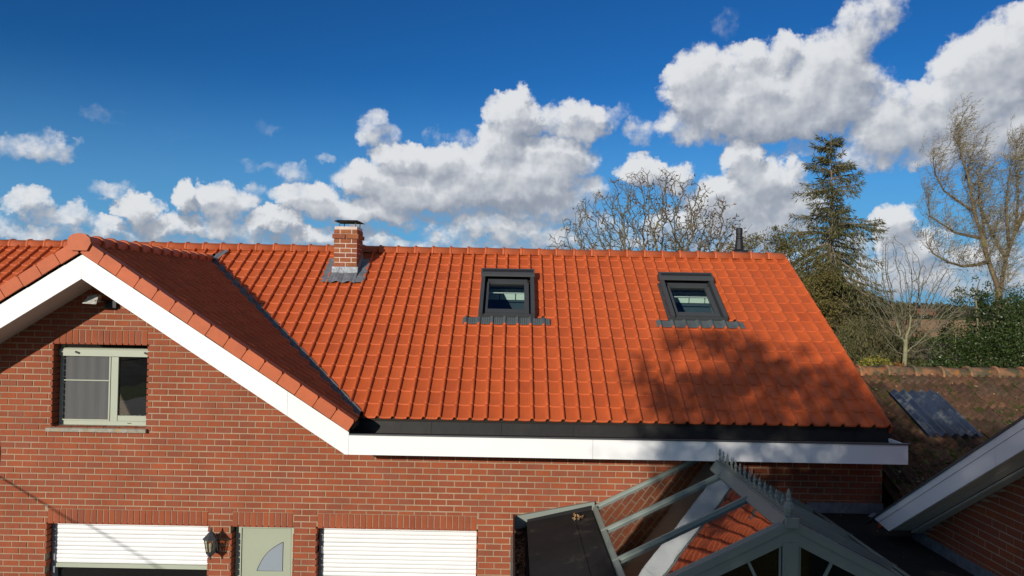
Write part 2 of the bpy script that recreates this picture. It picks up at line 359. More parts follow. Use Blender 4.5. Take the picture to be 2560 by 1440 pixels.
def link(name, me, parent=None, label=None, kind=None):
    o = bpy.data.objects.new(name, me); COL.objects.link(o)
    if parent is not None:
        o.parent = parent
        if parent.type == 'EMPTY': o.matrix_parent_inverse = Matrix.Translation(-parent.location)
    if label: o['label'] = label
    if kind: o['kind'] = kind
    return o
def obj(name, mb, m, parent=None, label=None, kind=None, smooth=False):
    return link(name, mb.mesh(name, m, smooth), parent, label, kind)
def thing(name, label, cat, loc=(0, 0, 0), group=None):
    o = bpy.data.objects.new(name, None); COL.objects.link(o); o.location = loc; o.empty_display_size = .2
    o['label'] = label; o['category'] = cat
    if group: o['group'] = group
    return o
def tag(o, label, cat, group=None):
    o['label'] = label; o['category'] = cat
    if group: o['group'] = group
    return o
def np_mesh(name, verts, faces, m, smooth=False):
    """verts (n,3) array; faces (k,4) or (k,3) array"""
    me = bpy.data.meshes.new(name); nf, k = faces.shape
    me.vertices.add(len(verts)); me.vertices.foreach_set('co', np.asarray(verts, dtype=np.float32).ravel())
    me.loops.add(nf * k); me.loops.foreach_set('vertex_index', faces.astype(np.int32).ravel())
    me.polygons.add(nf); me.polygons.foreach_set('loop_start', np.arange(0, nf * k, k, dtype=np.int32))
    if smooth: me.polygons.foreach_set('use_smooth', np.ones(nf, dtype=bool))
    me.update(calc_edges=True); me.materials.append(m); return me
def leaf_mesh(name, c, d, L, W, m, fold=.25, seed=1):
    """many small leaves: centres c, pointing along d, lengths L, widths W"""
    r = np.random.RandomState(seed); n = len(c); c = np.asarray(c, float); d = np.asarray(d, float)
    d = d / (np.linalg.norm(d, axis=1, keepdims=True) + 1e-9)
    a = r.normal(size=(n, 3)); s = np.cross(d, a); s /= (np.linalg.norm(s, axis=1, keepdims=True) + 1e-9); u = np.cross(d, s)
    L = np.broadcast_to(np.asarray(L, float).reshape(-1, 1), (n, 1)); W = np.broadcast_to(np.asarray(W, float).reshape(-1, 1), (n, 1))
    v = np.stack([c, c + d * L * .5 + s * W * .5 + u * W * fold, c + d * L, c + d * L * .5 - s * W * .5 + u * W * fold], axis=1).reshape(-1, 3)
    i = np.arange(n)[:, None] * 4
    return np_mesh(name, v, np.concatenate([i, i + 1, i + 2, i + 3], axis=1), m)
def cells(x0, x1, z0, z1, holes):
    """split a rectangle with rectangular holes into rectangles"""
    xs = sorted({x0, x1, *[min(max(h[k], x0), x1) for h in holes for k in (0, 1)]}); zs = sorted({z0, z1, *[min(max(h[k], z0), z1) for h in holes for k in (2, 3)]})
    out = []
    for i in range(len(zs) - 1):
        run = None
        for j in range(len(xs) - 1):
            mx, mz = (xs[j] + xs[j + 1]) / 2, (zs[i] + zs[i + 1]) / 2
            if any(h[0] < mx < h[1] and h[2] < mz < h[3] for h in holes):
                if run: out.append((*run, zs[i], zs[i + 1])); run = None
            else: run = (run[0], xs[j + 1]) if run else (xs[j], xs[j + 1])
        if run: out.append((*run, zs[i], zs[i + 1]))
    return out
def cut_rect(r, h):
    """rectangle r minus rectangle h"""
    x0, x1, z0, z1 = r; a0, a1, b0, b1 = h
    if a1 <= x0 or a0 >= x1 or b1 <= z0 or b0 >= z1: return [r]
    o = []
    if a0 > x0: o.append((x0, a0, z0, z1))
    if a1 < x1: o.append((a1, x1, z0, z1))
    m0, m1 = max(x0, a0), min(x1, a1)
    if b0 > z0: o.append((m0, m1, z0, b0))
    if b1 < z1: o.append((m0, m1, b1, z1))
    return o

# ------------------------------------------------------------------ dimensions of the house
PITCH = R(32.5); SL = math.tan(PITCH); CP, SP = math.cos(PITCH), math.sin(PITCH)
EAVE_Y, EAVE_Z = -.20, 3.54              # front edge of the main roof tiles
RIDGE_Y = 3.36; RIDGE_Z = EAVE_Z + SL * (RIDGE_Y - EAVE_Y)
GX = -5.08                               # ridge line of the cross gable
GZ = EAVE_Z + SL * 3.22                  # its height
OVER = -.58                              # face of the fascia and barge boards
XR, XL = 4.62, -10.5
COURSE = .0771; BL = .20

# ------------------------------------------------------------------ ground
g = MB(); n_ = 60
me = bpy.data.meshes.new('ground')
xs = np.linspace(-1, 1, n_ + 1); xs = np.sign(xs) * np.abs(xs) ** 2.2 * 3000
gx, gy = np.meshgrid(xs, xs); gz = np.zeros_like(gx)
dist = np.sqrt(gx ** 2 + gy ** 2); gz = np.where(dist > 500, (dist - 500) * .0012, 0)
vv = np.stack([gx.ravel(), gy.ravel(), gz.ravel()], 1); ii = np.arange((n_ + 1) * n_).reshape(n_, n_ + 1)[:, :-1].ravel()
link('ground', np_mesh('ground', vv, np.stack([ii, ii + 1, ii + n_ + 2, ii + n_ + 1], 1), GRASS), kind='structure')
obj('ploughed_field', MB().add([(20, 118, .004), (240, 118, .004), (300, 310, .004), (20, 310, .004)], [(0, 1, 2, 3)]), SOIL, kind='structure')
obj('bare_soil', MB().add([(25, 62, .004), (75, 62, .004), (90, 98, .004), (25, 98, .004)], [(0, 1, 2, 3)]), mat('grey_soil', (.22, .16, .11), 1, spec=.05, var=.3, vscale=.5), kind='structure')
obj('road', MB().add([(-18, -140, .008), (-11.5, -140, .008), (-11.5, 140, .008), (-18, 140, .008)], [(0, 1, 2, 3)]), ASPH, kind='structure')
obj('dark_field', MB().add([(-140, -140, .004), (-20.5, -140, .004), (-20.5, 60, .004), (-140, 60, .004)], [(0, 1, 2, 3)]), SOIL_D, kind='structure')
obj('terrace', MB().add([(-11.2, -9, .006), (9, -9, .006), (9, 0, .006), (-11.2, 0, .006)], [(0, 1, 2, 3)]), PAVE, kind='structure')

# ------------------------------------------------------------------ the house
house = thing('brick_house', 'long red brick house with bright orange tiled roof and white gable boards', 'house', (-2, 1.5, 0))
WIN = (-5.745, -4.57, 3.333, 4.362)          # openings: x0, x1, z0, z1
SH1 = (-5.765, -3.76, .85, 2.128)
DOOR = (-3.46, -2.70, 0.0, 2.128)
SH2 = (-2.40, -.415, .85, 2.128)
OPEN = [WIN, SH1, DOOR, SH2]
SOLD = [(o[0], o[1], o[3], o[3] + .187) for o in OPEN]
def roof_under(x):           # highest brick under the roof
    return max(3.30, GZ - .10 - SL * abs(x - GX)) if x < -1.5 else 3.30
# mortar core of the wall
w = MB()
for c in cells(-10.5, 4.615, 0, 3.30, [(o[0] - .02, o[1] + .02, o[2] - .02, o[3] + .02) for o in OPEN if o is not WIN]): w.box(c[0], c[1], .0055, .30, c[2], c[3])
zt = GZ - .11
gl_x, gr_x = GX - (zt - 4.42) / SL, GX + (zt - 4.42) / SL
hw = (zt - 3.30) / SL
w.add([], [])
W0, W1, W2, W3 = WIN[0] - .02, WIN[1] + .02, WIN[2] - .02, WIN[3] + .02
w.prism([(GX - hw, .0055, 3.30), (W0, .0055, 3.30), (W0, .0055, zt - SL * abs(W0 - GX))], (0, .29, 0))
w.prism([(W1, .0055, 3.30), (GX + hw, .0055, 3.30), (W1, .0055, zt - SL * abs(W1 - GX))], (0, .29, 0))
w.box(W0, W1, .0055, .298, 3.30, W2)
w.prism([(W0, .0055, W3), (W1, .0055, W3), (W1, .0055, zt - SL * abs(W1 - GX)), (GX, .0055, zt), (W0, .0055, zt - SL * abs(W0 - GX))], (0, .29, 0))
w.box(4.40, 4.615, .31, 6.4, 0, 3.30); w.box(-10.5, 4.615, 6.1, 6.395, 0, 3.29); w.box(-10.5, -10.2, .31, 6.1, 0, 3.28)
w.prism([(4.41, .1, 3.30), (4.41, 6.6, 3.30), (4.41, RIDGE_Y, RIDGE_Z - .12)], (.2, 0, 0))
wall = obj('wall', w, MORTAR, house)
# bricks: running bond, cut round openings
bricks = []
k = 0
zz = 2.128 - math.ceil(2.128 / COURSE) * COURSE
while zz < GZ:
    off = (k % 2) * BL / 2 + rng.uniform(-.008, .008)
    x = -8.6 + off
    while x < 4.62:
        r = (x + .0065, x + BL - .0065, zz + .007, zz + COURSE - .007)
        if r[1] > 4.62: r = (r[0], 4.618, r[2], r[3])
        if r[1] - r[0] > .03 and r[3] > 1.2:
            ps = [r]
            for h in OPEN + SOLD: ps = [q for p in ps for q in cut_rect(p, h)]
            for p in ps:
                if p[1] - p[0] < .03 or p[3] - p[2] < .022: continue
                if p[3] > max(roof_under(p[0]), roof_under(p[1])): continue
                bricks.append(p)
        x += BL
    zz += COURSE; k += 1
whole = [b for b in bricks if abs(b[1] - b[0] - (BL - .013)) < .002 and abs(b[3] - b[2] - (COURSE - .014)) < .002]
def camd(b): return (Vector(((b[0] + b[1]) / 2, 0, (b[2] + b[3]) / 2)) - CAM).length
whole.sort(key=camd)
singles = set(whole[:262])
def brick_box(mb, x0, x1, z0, z1, y=0.0, dep=.15, ch=.003):
    # front face with a small chamfer
    mb.add([(x0, y + ch, z0), (x1, y + ch, z0), (x1, y + ch, z1), (x0, y + ch, z1),
            (x0 + ch, y, z0 + ch), (x1 - ch, y, z0 + ch), (x1 - ch, y, z1 - ch), (x0 + ch, y, z1 - ch),
            (x0, y + dep, z0), (x1, y + dep, z0), (x1, y + dep, z1), (x0, y + dep, z1)],
           [(4, 5, 6, 7), (0, 1, 5, 4), (1, 2, 6, 5), (2, 3, 7, 6), (3, 0, 4, 7), (8, 9, 1, 0), (9, 10, 2, 1), (10, 11, 3, 2), (11, 8, 0, 3)])
protos = []
for v in range(4):
    mb = MB(); e = [rng.uniform(-.0015, .0015) for _ in range(4)]
    brick_box(mb, -(BL - .013) / 2 + e[0], (BL - .013) / 2 + e[1], -(COURSE - .014) / 2 + e[2], (COURSE - .014) / 2 + e[3])
    protos.append(mb.mesh('brick', BRICK))
stuff = MB()
for b in bricks:
    if b in singles:
        o = link('brick', protos[rng.randrange(4)], wall); o.location = ((b[0] + b[1]) / 2, rng.uniform(-.003, .002), (b[2] + b[3]) / 2)
    else: brick_box(stuff, b[0] + rng.uniform(-.001, .001), b[1] + rng.uniform(-.001, .001), b[2] + rng.uniform(-.001, .001), b[3] + rng.uniform(-.001, .001), rng.uniform(-.003, .002))
for i, s in enumerate(SOLD):
    n = round((s[1] - s[0]) / COURSE); wd = (s[1] - s[0]) / n
    for j in range(n): brick_box(stuff, s[0] + j * wd + .005, s[0] + (j + 1) * wd - .005, s[2] + .001, s[3] - .006, rng.uniform(-.004, .001), .16)
obj('brickwork', stuff, BRICK, wall, kind='stuff')
# brick linings of the openings (dark reveals)
rv = MB()
for o in OPEN:
    z = o[2]
    while z < o[3] - .02:
        for sx, xx in ((-1, o[0]), (1, o[1])):
            a, b = (xx - .018, xx - .002) if sx < 0 else (xx + .002, xx + .018)
            rv.box(a, b, .152, .24, z + .006, min(z + COURSE - .006, o[3]))
        z += COURSE
obj('reveal_brickwork', rv, BRICK, wall, kind='stuff')

# ------------------------------------------------------------------ roof tiles
TW, TR = .189, .2512
def tile_template():
    pr = [(0, .000), (.010, .0035), (.030, .000), (.070, -.003), (.115, -.001), (.136, .002), (.1435, .025), (.1525, .038), (.162, .042), (.172, .040), (.1815, .030), (.186, .006), (.187, -.010)]
    rows = [(0.0, .007, -.004), (.006, .0135, -.0015), (.012, .0155, 0), (.285, .002, 0)]
    v = []; f = []; n = len(pr)
    for x, z in pr: v.append((x, .001, z * .9 - .012 + .004))
    for s, lift, d in rows:
        for x, z in pr: v.append((x, s, z + lift + d))
    for i in range(len(rows)):
        for j in range(n - 1):
            a = i * n + j; f.append((a, a + 1, a + n + 1, a + n))
    return np.array(v), f
TV, TF = tile_template()
TFQ = np.array(TF)
SKY1 = (-.535, .315, 2.66, 4.05 - .02)        # x0, x1, s0, s1 holes for the roof windows (set below)
def frame(o, ex, es, en):
    M = Matrix.Identity(4)
    for i, e in enumerate((ex, es, en)):
        for r_ in range(3): M[r_][i] = e[r_]
    for r_ in range(3): M[r_][3] = o[r_]
    return M
M_MAIN = frame((0, EAVE_Y, EAVE_Z), (1, 0, 0), (0, CP, SP), (0, -SP, CP))
GEX = GX + (GZ - EAVE_Z) / SL                  # x where the gable slope reaches eave height
M_GR = frame((GEX, 0, EAVE_Z), (0, 1, 0), (-CP, 0, SP), (SP, 0, CP))
M_GL = frame((2 * GX - GEX, 0, EAVE_Z), (0, -1, 0), (CP, 0, SP), (-SP, 0, CP))
S_TOT = (RIDGE_Y - EAVE_Y) / CP
def s_of(y): return (y - EAVE_Y) / CP
def on_main(x, s, h=0.0): return M_MAIN @ Vector((x, s, h))
SK = [(-.50, .29, s_of(1.655), s_of(2.66)), (2.33, 3.12, s_of(1.655), s_of(2.64))]     # roof windows x0,x1,s0,s1
APR = .30
roof = MB()
holes = [(q[0] + .03, q[1] - .03, q[2] + .03, q[3] - .03) for q in SK]
def deck(xa, xb, co=None, no=None):
    d_ = MB()
    for c in cells(xa, xb, .02, S_TOT - .02, holes):
        d_.hexa([on_main(c[0], c[2], -.06), on_main(c[1], c[2], -.06), on_main(c[1], c[3], -.06), on_main(c[0], c[3], -.06),
                 on_main(c[0], c[2], -.012), on_main(c[1], c[2], -.012), on_main(c[1], c[3], -.012), on_main(c[0], c[3], -.012)])
    me_ = d_.mesh('tmp'); b_ = bmesh.new(); b_.from_mesh(me_); bpy.data.meshes.remove(me_)
    if co: bmesh.ops.bisect_plane(b_, geom=b_.verts[:] + b_.edges[:] + b_.faces[:], plane_co=co, plane_no=no, clear_outer=True)
    b_.verts.index_update(); roof.add([v_.co.copy() for v_ in b_.verts], [[v_.index for v_ in f_.verts] for f_ in b_.faces]); b_.free()
_gex = GX + (GZ - EAVE_Z) / SL
deck(GX, 4.60, Vector((_gex, EAVE_Y, 0)), Vector((-1, -1, 0)).normalized())
deck(XL, GX - .001, Vector((2 * GX - _gex, EAVE_Y, 0)), Vector((1, -1, 0)).normalized())
# rear slope
p = [(XL, RIDGE_Y, RIDGE_Z - .05), (4.60, RIDGE_Y, RIDGE_Z - .05), (4.60, RIDGE_Y + 3.6, RIDGE_Z - .05 - 3.6 * SL), (XL, RIDGE_Y + 3.6, RIDGE_Z - .05 - 3.6 * SL)]
roof.prism(p, (0, 0, -.05))
# gable slopes
zg = GZ - .03
p = [(GX, OVER + .02, zg), (GEX, OVER + .02, zg - SL * (GEX - GX)), (GEX, EAVE_Y, zg - SL * (GEX - GX)), (GX, 3.0, zg)]
roof.prism(p, (0, 0, -.05))
p = [(2 * GX - a, b, c) for a, b, c in p][::-1]; roof.prism(p, (0, 0, -.05))
roof_o = obj('roof', roof, mat('dark_roof_underlay', (.03, .022, .018), .9, var=.1), house)
tiles = []          # (matrix, x, s, kind of cut)
def tile_place(M, x, s, cuts):
    tiles.append((M @ Matrix.Translation((x, s, 0)) @ Matrix.Rotation(rng.uniform(-.004, .004), 4, 'Z') @ Matrix.Translation((rng.uniform(-.001, .001), rng.uniform(-.002, .002), rng.uniform(0, .0015))), cuts))
VC = GEX + EAVE_Y                    # valley plane x + y = VC
VC2 = (2 * GX - GEX) - EAVE_Y        # left valley plane x - y = VC2
NV = Vector((1, 1, 0)).normalized(); NV2 = Vector((1, -1, 0)).normalized()
G_ = .036
ncol = int((XR - XL) / TW); nrow = 17
for r_ in range(nrow):
    s = r_ * TR
    for c_ in range(ncol):
        x = XR - (c_ + 1) * TW
        y0, y1 = EAVE_Y + s * CP, EAVE_Y + (s + .285) * CP
        cuts = []
        # right valley: keep x + y > VC
        a = min(x + y0, x + TW + y1); b = x + TW + y1
        left_side = (x + TW / 2) < GX
        if not left_side:
            if b < VC + G_: continue
            if x + y0 < VC + G_ * 1.5: cuts.append(('p', Vector((GEX, EAVE_Y, 0)) + NV * G_, -NV))
        else:
            if x - y1 > VC2 - G_: continue
            if x + TW - y0 > VC2 - G_ * 1.5: cuts.append(('p', Vector((2 * GX - GEX, EAVE_Y, 0)) - NV2 * G_, NV2))
        skip = False
        for q in SK:
            qx0, qx1, s0, s1 = q[0] - .02, q[1] + .02, q[2] - .01, q[3] + .02
            if x + TW <= qx0 or x >= qx1 or s + TR <= s0 + .001 or s >= s1: continue
            if x >= qx0 - .01 and x + TW <= qx1 + .01:
                if s >= s0 - .02 and s + TR <= s1 + .02: skip = True
                elif s < s0: cuts.append(('p', on_main(0, s0), Vector((0, CP, SP))))
                else: cuts.append(('p', on_main(0, s1), -Vector((0, CP, SP))))
            elif x < qx0:
                if s > s0 - .12: cuts.append(('p', Vector((qx0, 0, 0)), Vector((1, 0, 0))))
                else: cuts.append(('p', on_main(0, s0), Vector((0, CP, SP))))
            else:
                if s > s0 - .12: cuts.append(('p', Vector((qx1, 0, 0)), Vector((-1, 0, 0))))
                else: cuts.append(('p', on_main(0, s0), Vector((0, CP, SP))))
        if skip: continue
        if s + .285 > S_TOT - .03: cuts.append(('p', on_main(0, S_TOT - .03), Vector((0, CP, SP))))
        tile_place(M_MAIN, x, s, cuts)
gcol = 20
for M, sgn in ((M_GR, 1), (M_GL, -1)):
    for r_ in range(nrow):
        s = r_ * TR
        if s > (GEX - GX) / CP - .04: continue
        for c_ in range(gcol):
            # local x axis runs along +y (right slope) or -y (left slope)
            y = -.50 + c_ * TW
            lx = y if sgn > 0 else -(y + TW)
            xa = GEX - s * CP; xb = GEX - (s + .285) * CP
            if y + xb > VC - G_: continue
            cuts = []
            if y + TW + xa > VC - G_ * 1.5:
                if sgn > 0: cuts.append(('p', Vector((GEX, EAVE_Y, 0)) - NV * G_, NV))
                else: cuts.append(('p', Vector((2 * GX - GEX, EAVE_Y, 0)) + NV2 * G_, -NV2))
            if s + .285 > (GEX - GX) / CP - .02: cuts.append(('p', Vector((GX + sgn * .02, 0, 0)), Vector((-sgn, 0, 0))))
            tile_place(M, lx, s, cuts)
free = [t for t in tiles if not t[1]]
free.sort(key=lambda t: (t[0] @ Vector((.09, .12, 0)) - CAM).length)
tile_me = np_mesh('roof_tile', TV, TFQ, TILE, smooth=False)
NPR = 12
TSM = [(i // NPR == 3 and i % NPR >= 5) for i in range(len(TF))]
for p_ in tile_me.polygons: p_.use_smooth = TSM[p_.index]
for M, _ in free[:292]:
    o = link('roof_tile', tile_me, roof_o); o.matrix_basis = M
V_all = []; F_all = []; nv = 0
for M, _ in free[292:]:
    A = np.array(M); V_all.append(TV @ A[:3, :3].T + A[:3, 3]); F_all.append(TFQ + nv); nv += len(TV)
me = np_mesh('roof_tiles', np.concatenate(V_all), np.concatenate(F_all), TILE, smooth=False)
me.polygons.foreach_set('use_smooth', TSM * len(V_all))
bm = bmesh.new(); bm.from_mesh(me)
for M, cuts in [t for t in tiles if t[1]]:
    b2 = bmesh.new(); vs = [b2.verts.new(M @ Vector(p)) for p in TV]
    for q_, f in enumerate(TF): b2.faces.new([vs[i] for i in f]).smooth = TSM[q_]
    for _, co, no in cuts:
        bmesh.ops.bisect_plane(b2, geom=b2.verts[:] + b2.edges[:] + b2.faces[:], plane_co=co, plane_no=no, clear_outer=True)
    tmp = bpy.data.meshes.new('tmp'); b2.to_mesh(tmp); b2.free(); bm.from_mesh(tmp); bpy.data.meshes.remove(tmp)
bm.to_mesh(me); bm.free()
link('tile_field', me, roof_o, kind='stuff')

# ridge tiles
def ridge_mesh(name, r0, length, m, collar=.022, seg=12, drop=.05):
    """half-round tile along +x with a collar at its left end"""
    v = []; f = []; st = [(0, r0 + collar * .5), (.004, r0 + collar), (.034, r0 + collar), (.040, r0 + collar * .35), (.052, r0 + collar * .35), (.058, r0 + .008), (.066, r0 + .002), (length - .002, r0 - .004), (length, r0 - .02)]
    for x, r in st:
        v.append((x, -r, -drop - .03))
        for k in range(seg + 1):
            a = math.pi * k / seg; v.append((x, -r * math.cos(a), r * math.sin(a) * .82 - drop * .6))
        v.append((x, r, -drop - .03))
    n = seg + 3
    for i in range(len(st) - 1):
        for j in range(n - 1): f.append((i * n + j, i * n + j + 1, (i + 1) * n + j + 1, (i + 1) * n + j))
    f.append(tuple(range(n))); f.append(tuple((len(st) - 1) * n + j for j in range(n))[::-1])
    mb = MB(); mb.add(v, [q[::-1] for q in f]); me = mb.mesh(name, m)
    for p in me.polygons: p.use_smooth = len(p.vertices) == 4
    return me
rm = ridge_mesh('ridge_tile', .092, .300, TILE_DK, collar=.024, drop=.03)
nr = int((4.64 - XL) / .30)
for i in range(nr):
    x = 4.59 - (i + 1) * .30
    o = link('ridge_tile', rm, roof_o); o.location = (x, RIDGE_Y + rng.uniform(-.003, .003), RIDGE_Z + .030 + rng.uniform(-.003, .003)); o.rotation_euler = (0, rng.uniform(-.006, .006), 0)
y = OVER - .03; i = 0
while y < 2.95:
    o = link('ridge_tile', rm, roof_o); o.rotation_euler = (rng.uniform(-.008, .008), 0, R(90)); o.location = (GX + rng.uniform(-.003, .003), y, GZ + .03); y += .30
# end cap of the gable ridge
cp = MB(); pts = []
for a, b in ((-.138, -.02), (-.095, -.125), (.095, -.125), (.142, -.02), (.125, .055), (.075, .100), (0, .118), (-.075, .100), (-.125, .055)): pts.append((GX + a, OVER - .075, GZ + .012 + b * .84))
cp.prism(pts, (0, .045, 0)); cap_o = obj('ridge_end_cap', cp, TILE_DK, roof_o)
# verge tiles along the gable
vm_ = MB(); poly = [(0, -.095), (.243, -.095), (.243, .020), (.236, .040), (.222, .052), (.022, .052), (.007, .040), (0, .022)]
vm_.prism([(a, 0, b) for a, b in poly], (0, .028, 0))
vm_.prism([(.004, .030, .030), (.250, .030, .030), (.250, .030, .050), (.004, .030, .050)], (0, .12, 0))
vme = vm_.mesh('verge_tile', TILE_DK)
nvg = int((GEX - GX) / CP / TR) + 1
for sgn in (1, -1):
    for i in range(nvg):
        s = i * TR - .02
        if s + .2 > (GEX - GX) / CP: continue
        ex = Vector((-CP * sgn, 0, SP)); en = Vector((SP * sgn, 0, CP))
        # local x along the rake (up), local z normal
        o = link('verge_tile', vme, roof_o)
        base = Vector((GX + sgn * (GEX - GX) - sgn * s * CP, OVER - .045, EAVE_Z + s * SP))
        M = Matrix.Identity(4)
        ey = en.cross(ex) if sgn > 0 else en.cross(ex)
        if ey.y < 0:   # keep depth pointing back: mirror through starting at the upper end
            base = base + ex * .254; ex = -ex; ey = en.cross(ex)
        for k_, e in enumerate((ex, ey, en)):
            for r_ in range(3): M[r_][k_] = e[r_]
        M.translation = base + Vector((0, 0, .0)) + en * (.004 * (i % 2))
        o.matrix_basis = M @ Matrix.Rotation(rng.uniform(-.006, .006) + .012 * (1 if sgn > 0 else -1), 4, 'Y')
# right verge of the main roof
ve = MB()
for i in range(nrow):
    s = i * TR
    a, b = on_main(XR - .004, s, .018), on_main(XR - .004, s + TR + .01, .006)
    ve.prism([a, b, b + Vector((0, SP, -CP)) * .11, a + Vector((0, SP, -CP)) * .11], (.022, 0, 0))
obj('verge_flange', ve, TILE, roof_o)
# valley lead
vl = MB()
for sgn, cut in ((1, 0), (-1, 0)):
    P0 = Vector((GEX, EAVE_Y - .02, EAVE_Z + .012)); P1 = Vector((GX, EAVE_Y + (GEX - GX), GZ + .022))
    def mir(p): return p if sgn > 0 else Vector((2 * GX - p.x, p.y, p.z))
    d = (P1 - P0)
    for a, b in ((Vector((0, .10, .10 * SL)), None), (Vector((-.085, 0, .085 * SL)), None)):
        vl.add([mir(P0), mir(P1), mir(P1 + a + Vector((0, 0, .012))), mir(P0 + a + Vector((0, 0, .012)))], [(0, 1, 2, 3)])
obj('valley_lead', vl, LEAD_D, roof_o)
ls = MB(); ls.add([on_main(-4.98, s_of(2.97), .07), on_main(-4.92, s_of(2.95), .06), on_main(-4.82, s_of(3.20), .065), on_main(-4.88, s_of(3.22), .075), on_main(-4.965, s_of(3.06), .09)], [(0, 1, 4), (1, 2, 3, 4)])
obj('ridge_lead_flashing', ls, LEAD, roof_o)

# ------------------------------------------------------------------ boards, soffits, box gutter
def screws(mb, pts, y):
    for x, z in pts: mb.lathe([(.007, 0), (.007, .0001)], (x, y, z), 6)
bh = .285
def rake(xa, xb, sgn, name='barge_board'):
    mb = MB(); zt_ = lambda x: GZ - .135 - SL * abs(x - GX)
    mb.prism([(xa, OVER, zt_(xa)), (xb, OVER, zt_(xb)), (xb, OVER, zt_(xb) - bh), (xa, OVER, zt_(xa) - bh)][::-1], (0, .02, 0))
    n = int(abs(xb - xa) / .42)
    for i in range(n + 1):
        x = xa + (xb - xa) * (i + .15) / (n + .3)
        for dz in (.07, .21):
            c = (x, OVER - .0015, zt_(x) - dz); mb.add([(c[0] - .006, c[1], c[2] - .006), (c[0] + .006, c[1], c[2] - .006), (c[0] + .006, c[1], c[2] + .006), (c[0] - .006, c[1], c[2] + .006)], [(0, 1, 2, 3)])
    return obj(name, mb, WHITE, house)
rake(-9.2, GX - .0015, -1); rake(GX + .0015, -2.63, 1)
# lower piece with the upright end
mb = MB(); zt_ = lambda x: GZ - .135 - SL * abs(x - GX)
x_b = GX + (GZ - .135 - bh - 3.172) / SL
mb.prism([(-2.627, OVER, zt_(-2.627) - bh), (x_b, OVER, 3.172), (-1.903, OVER, 3.172), (-1.903, OVER, zt_(-1.903)), (-2.627, OVER, zt_(-2.627))], (0, .02, 0)); obj('barge_board', mb, WHITE, house)
for a, b in ((-1.900, .948), (.951, 2.39), (2.393, 3.818), (3.821, 4.622)):
    mb = MB().box(a, b, OVER, OVER + .02, 3.172, 3.398)
    n = max(2, int((b - a) / .42))
    for i in range(n + 1):
        x = a + .05 + (b - a - .1) * i / n
        for z in (3.24, 3.34): mb.add([(x - .006, OVER - .0015, z - .006), (x + .006, OVER - .0015, z - .006), (x + .006, OVER - .0015, z + .006), (x - .006, OVER - .0015, z + .006)], [(0, 1, 2, 3)])
    obj('fascia_board', mb, WHITE, house)
obj('fascia_board', MB().box(4.603, 4.622, OVER + .022, -.001, 3.172, 3.398), WHITE, house, label='short white return board at the right end of the eaves')
mb = MB().box(-1.895, 4.60, OVER + .022, .0, 3.185, 3.20)
for sgn in (1, -1):
    def q(x): return GZ - .135 - bh + .03 - SL * abs(x - GX)
    xa, xb = GX, GX + sgn * (3.18 if sgn > 0 else 4.0)
    mb.prism([(xa, OVER + .022, q(xa)), (xb, OVER + .022, q(xb)), (xb, .004, q(xb)), (xa, .004, q(xa))], (0, 0, .015))
obj('soffit', mb, WHITE_DULL, house)
gt = MB()
gt.add([(-1.90, OVER + .004, 3.402), (4.63, OVER + .004, 3.402), (4.63, -.40, 3.365), (-1.90, -.40, 3.365)], [(0, 1, 2, 3)])
gt.add([(-1.90, -.40, 3.365), (4.63, -.40, 3.365), (4.63, -.17, 3.355), (-1.90, -.17, 3.355)], [(0, 1, 2, 3)])
gt.add([(-1.90, -.17, 3.355), (4.63, -.17, 3.355), (4.63, -.13, 3.535), (-1.90, -.13, 3.535)], [(0, 1, 2, 3)])
gt.prism([(-1.90, OVER + .03, 3.21), (-1.90, -.02, 3.21), (-1.90, -.10, 3.55), (-1.90, OVER + .03, 3.47)], (-.03, 0, 0))
gut = obj('box_gutter', gt, EPDM, house)
for x in (-1.0, -.14, .74, 1.62, 2.5, 3.38, 4.2):
    obj('membrane_seam', MB().prism([(x, OVER + .01, 3.405), (x + .012, OVER + .01, 3.405), (x + .012, -.40, 3.370), (x, -.40, 3.370)], (0, 0, .004)), EPDM, gut)
    obj('membrane_seam', MB().prism([(x, -.172, 3.36), (x + .012, -.172, 3.36), (x + .012, -.134, 3.53), (x, -.134, 3.53)], (0, -.004, 0)), EPDM, gut)
obj('drip_trim', MB().box(-1.90, 4.645, OVER - .014, OVER + .03, 3.400, 3.416), STEEL, house)

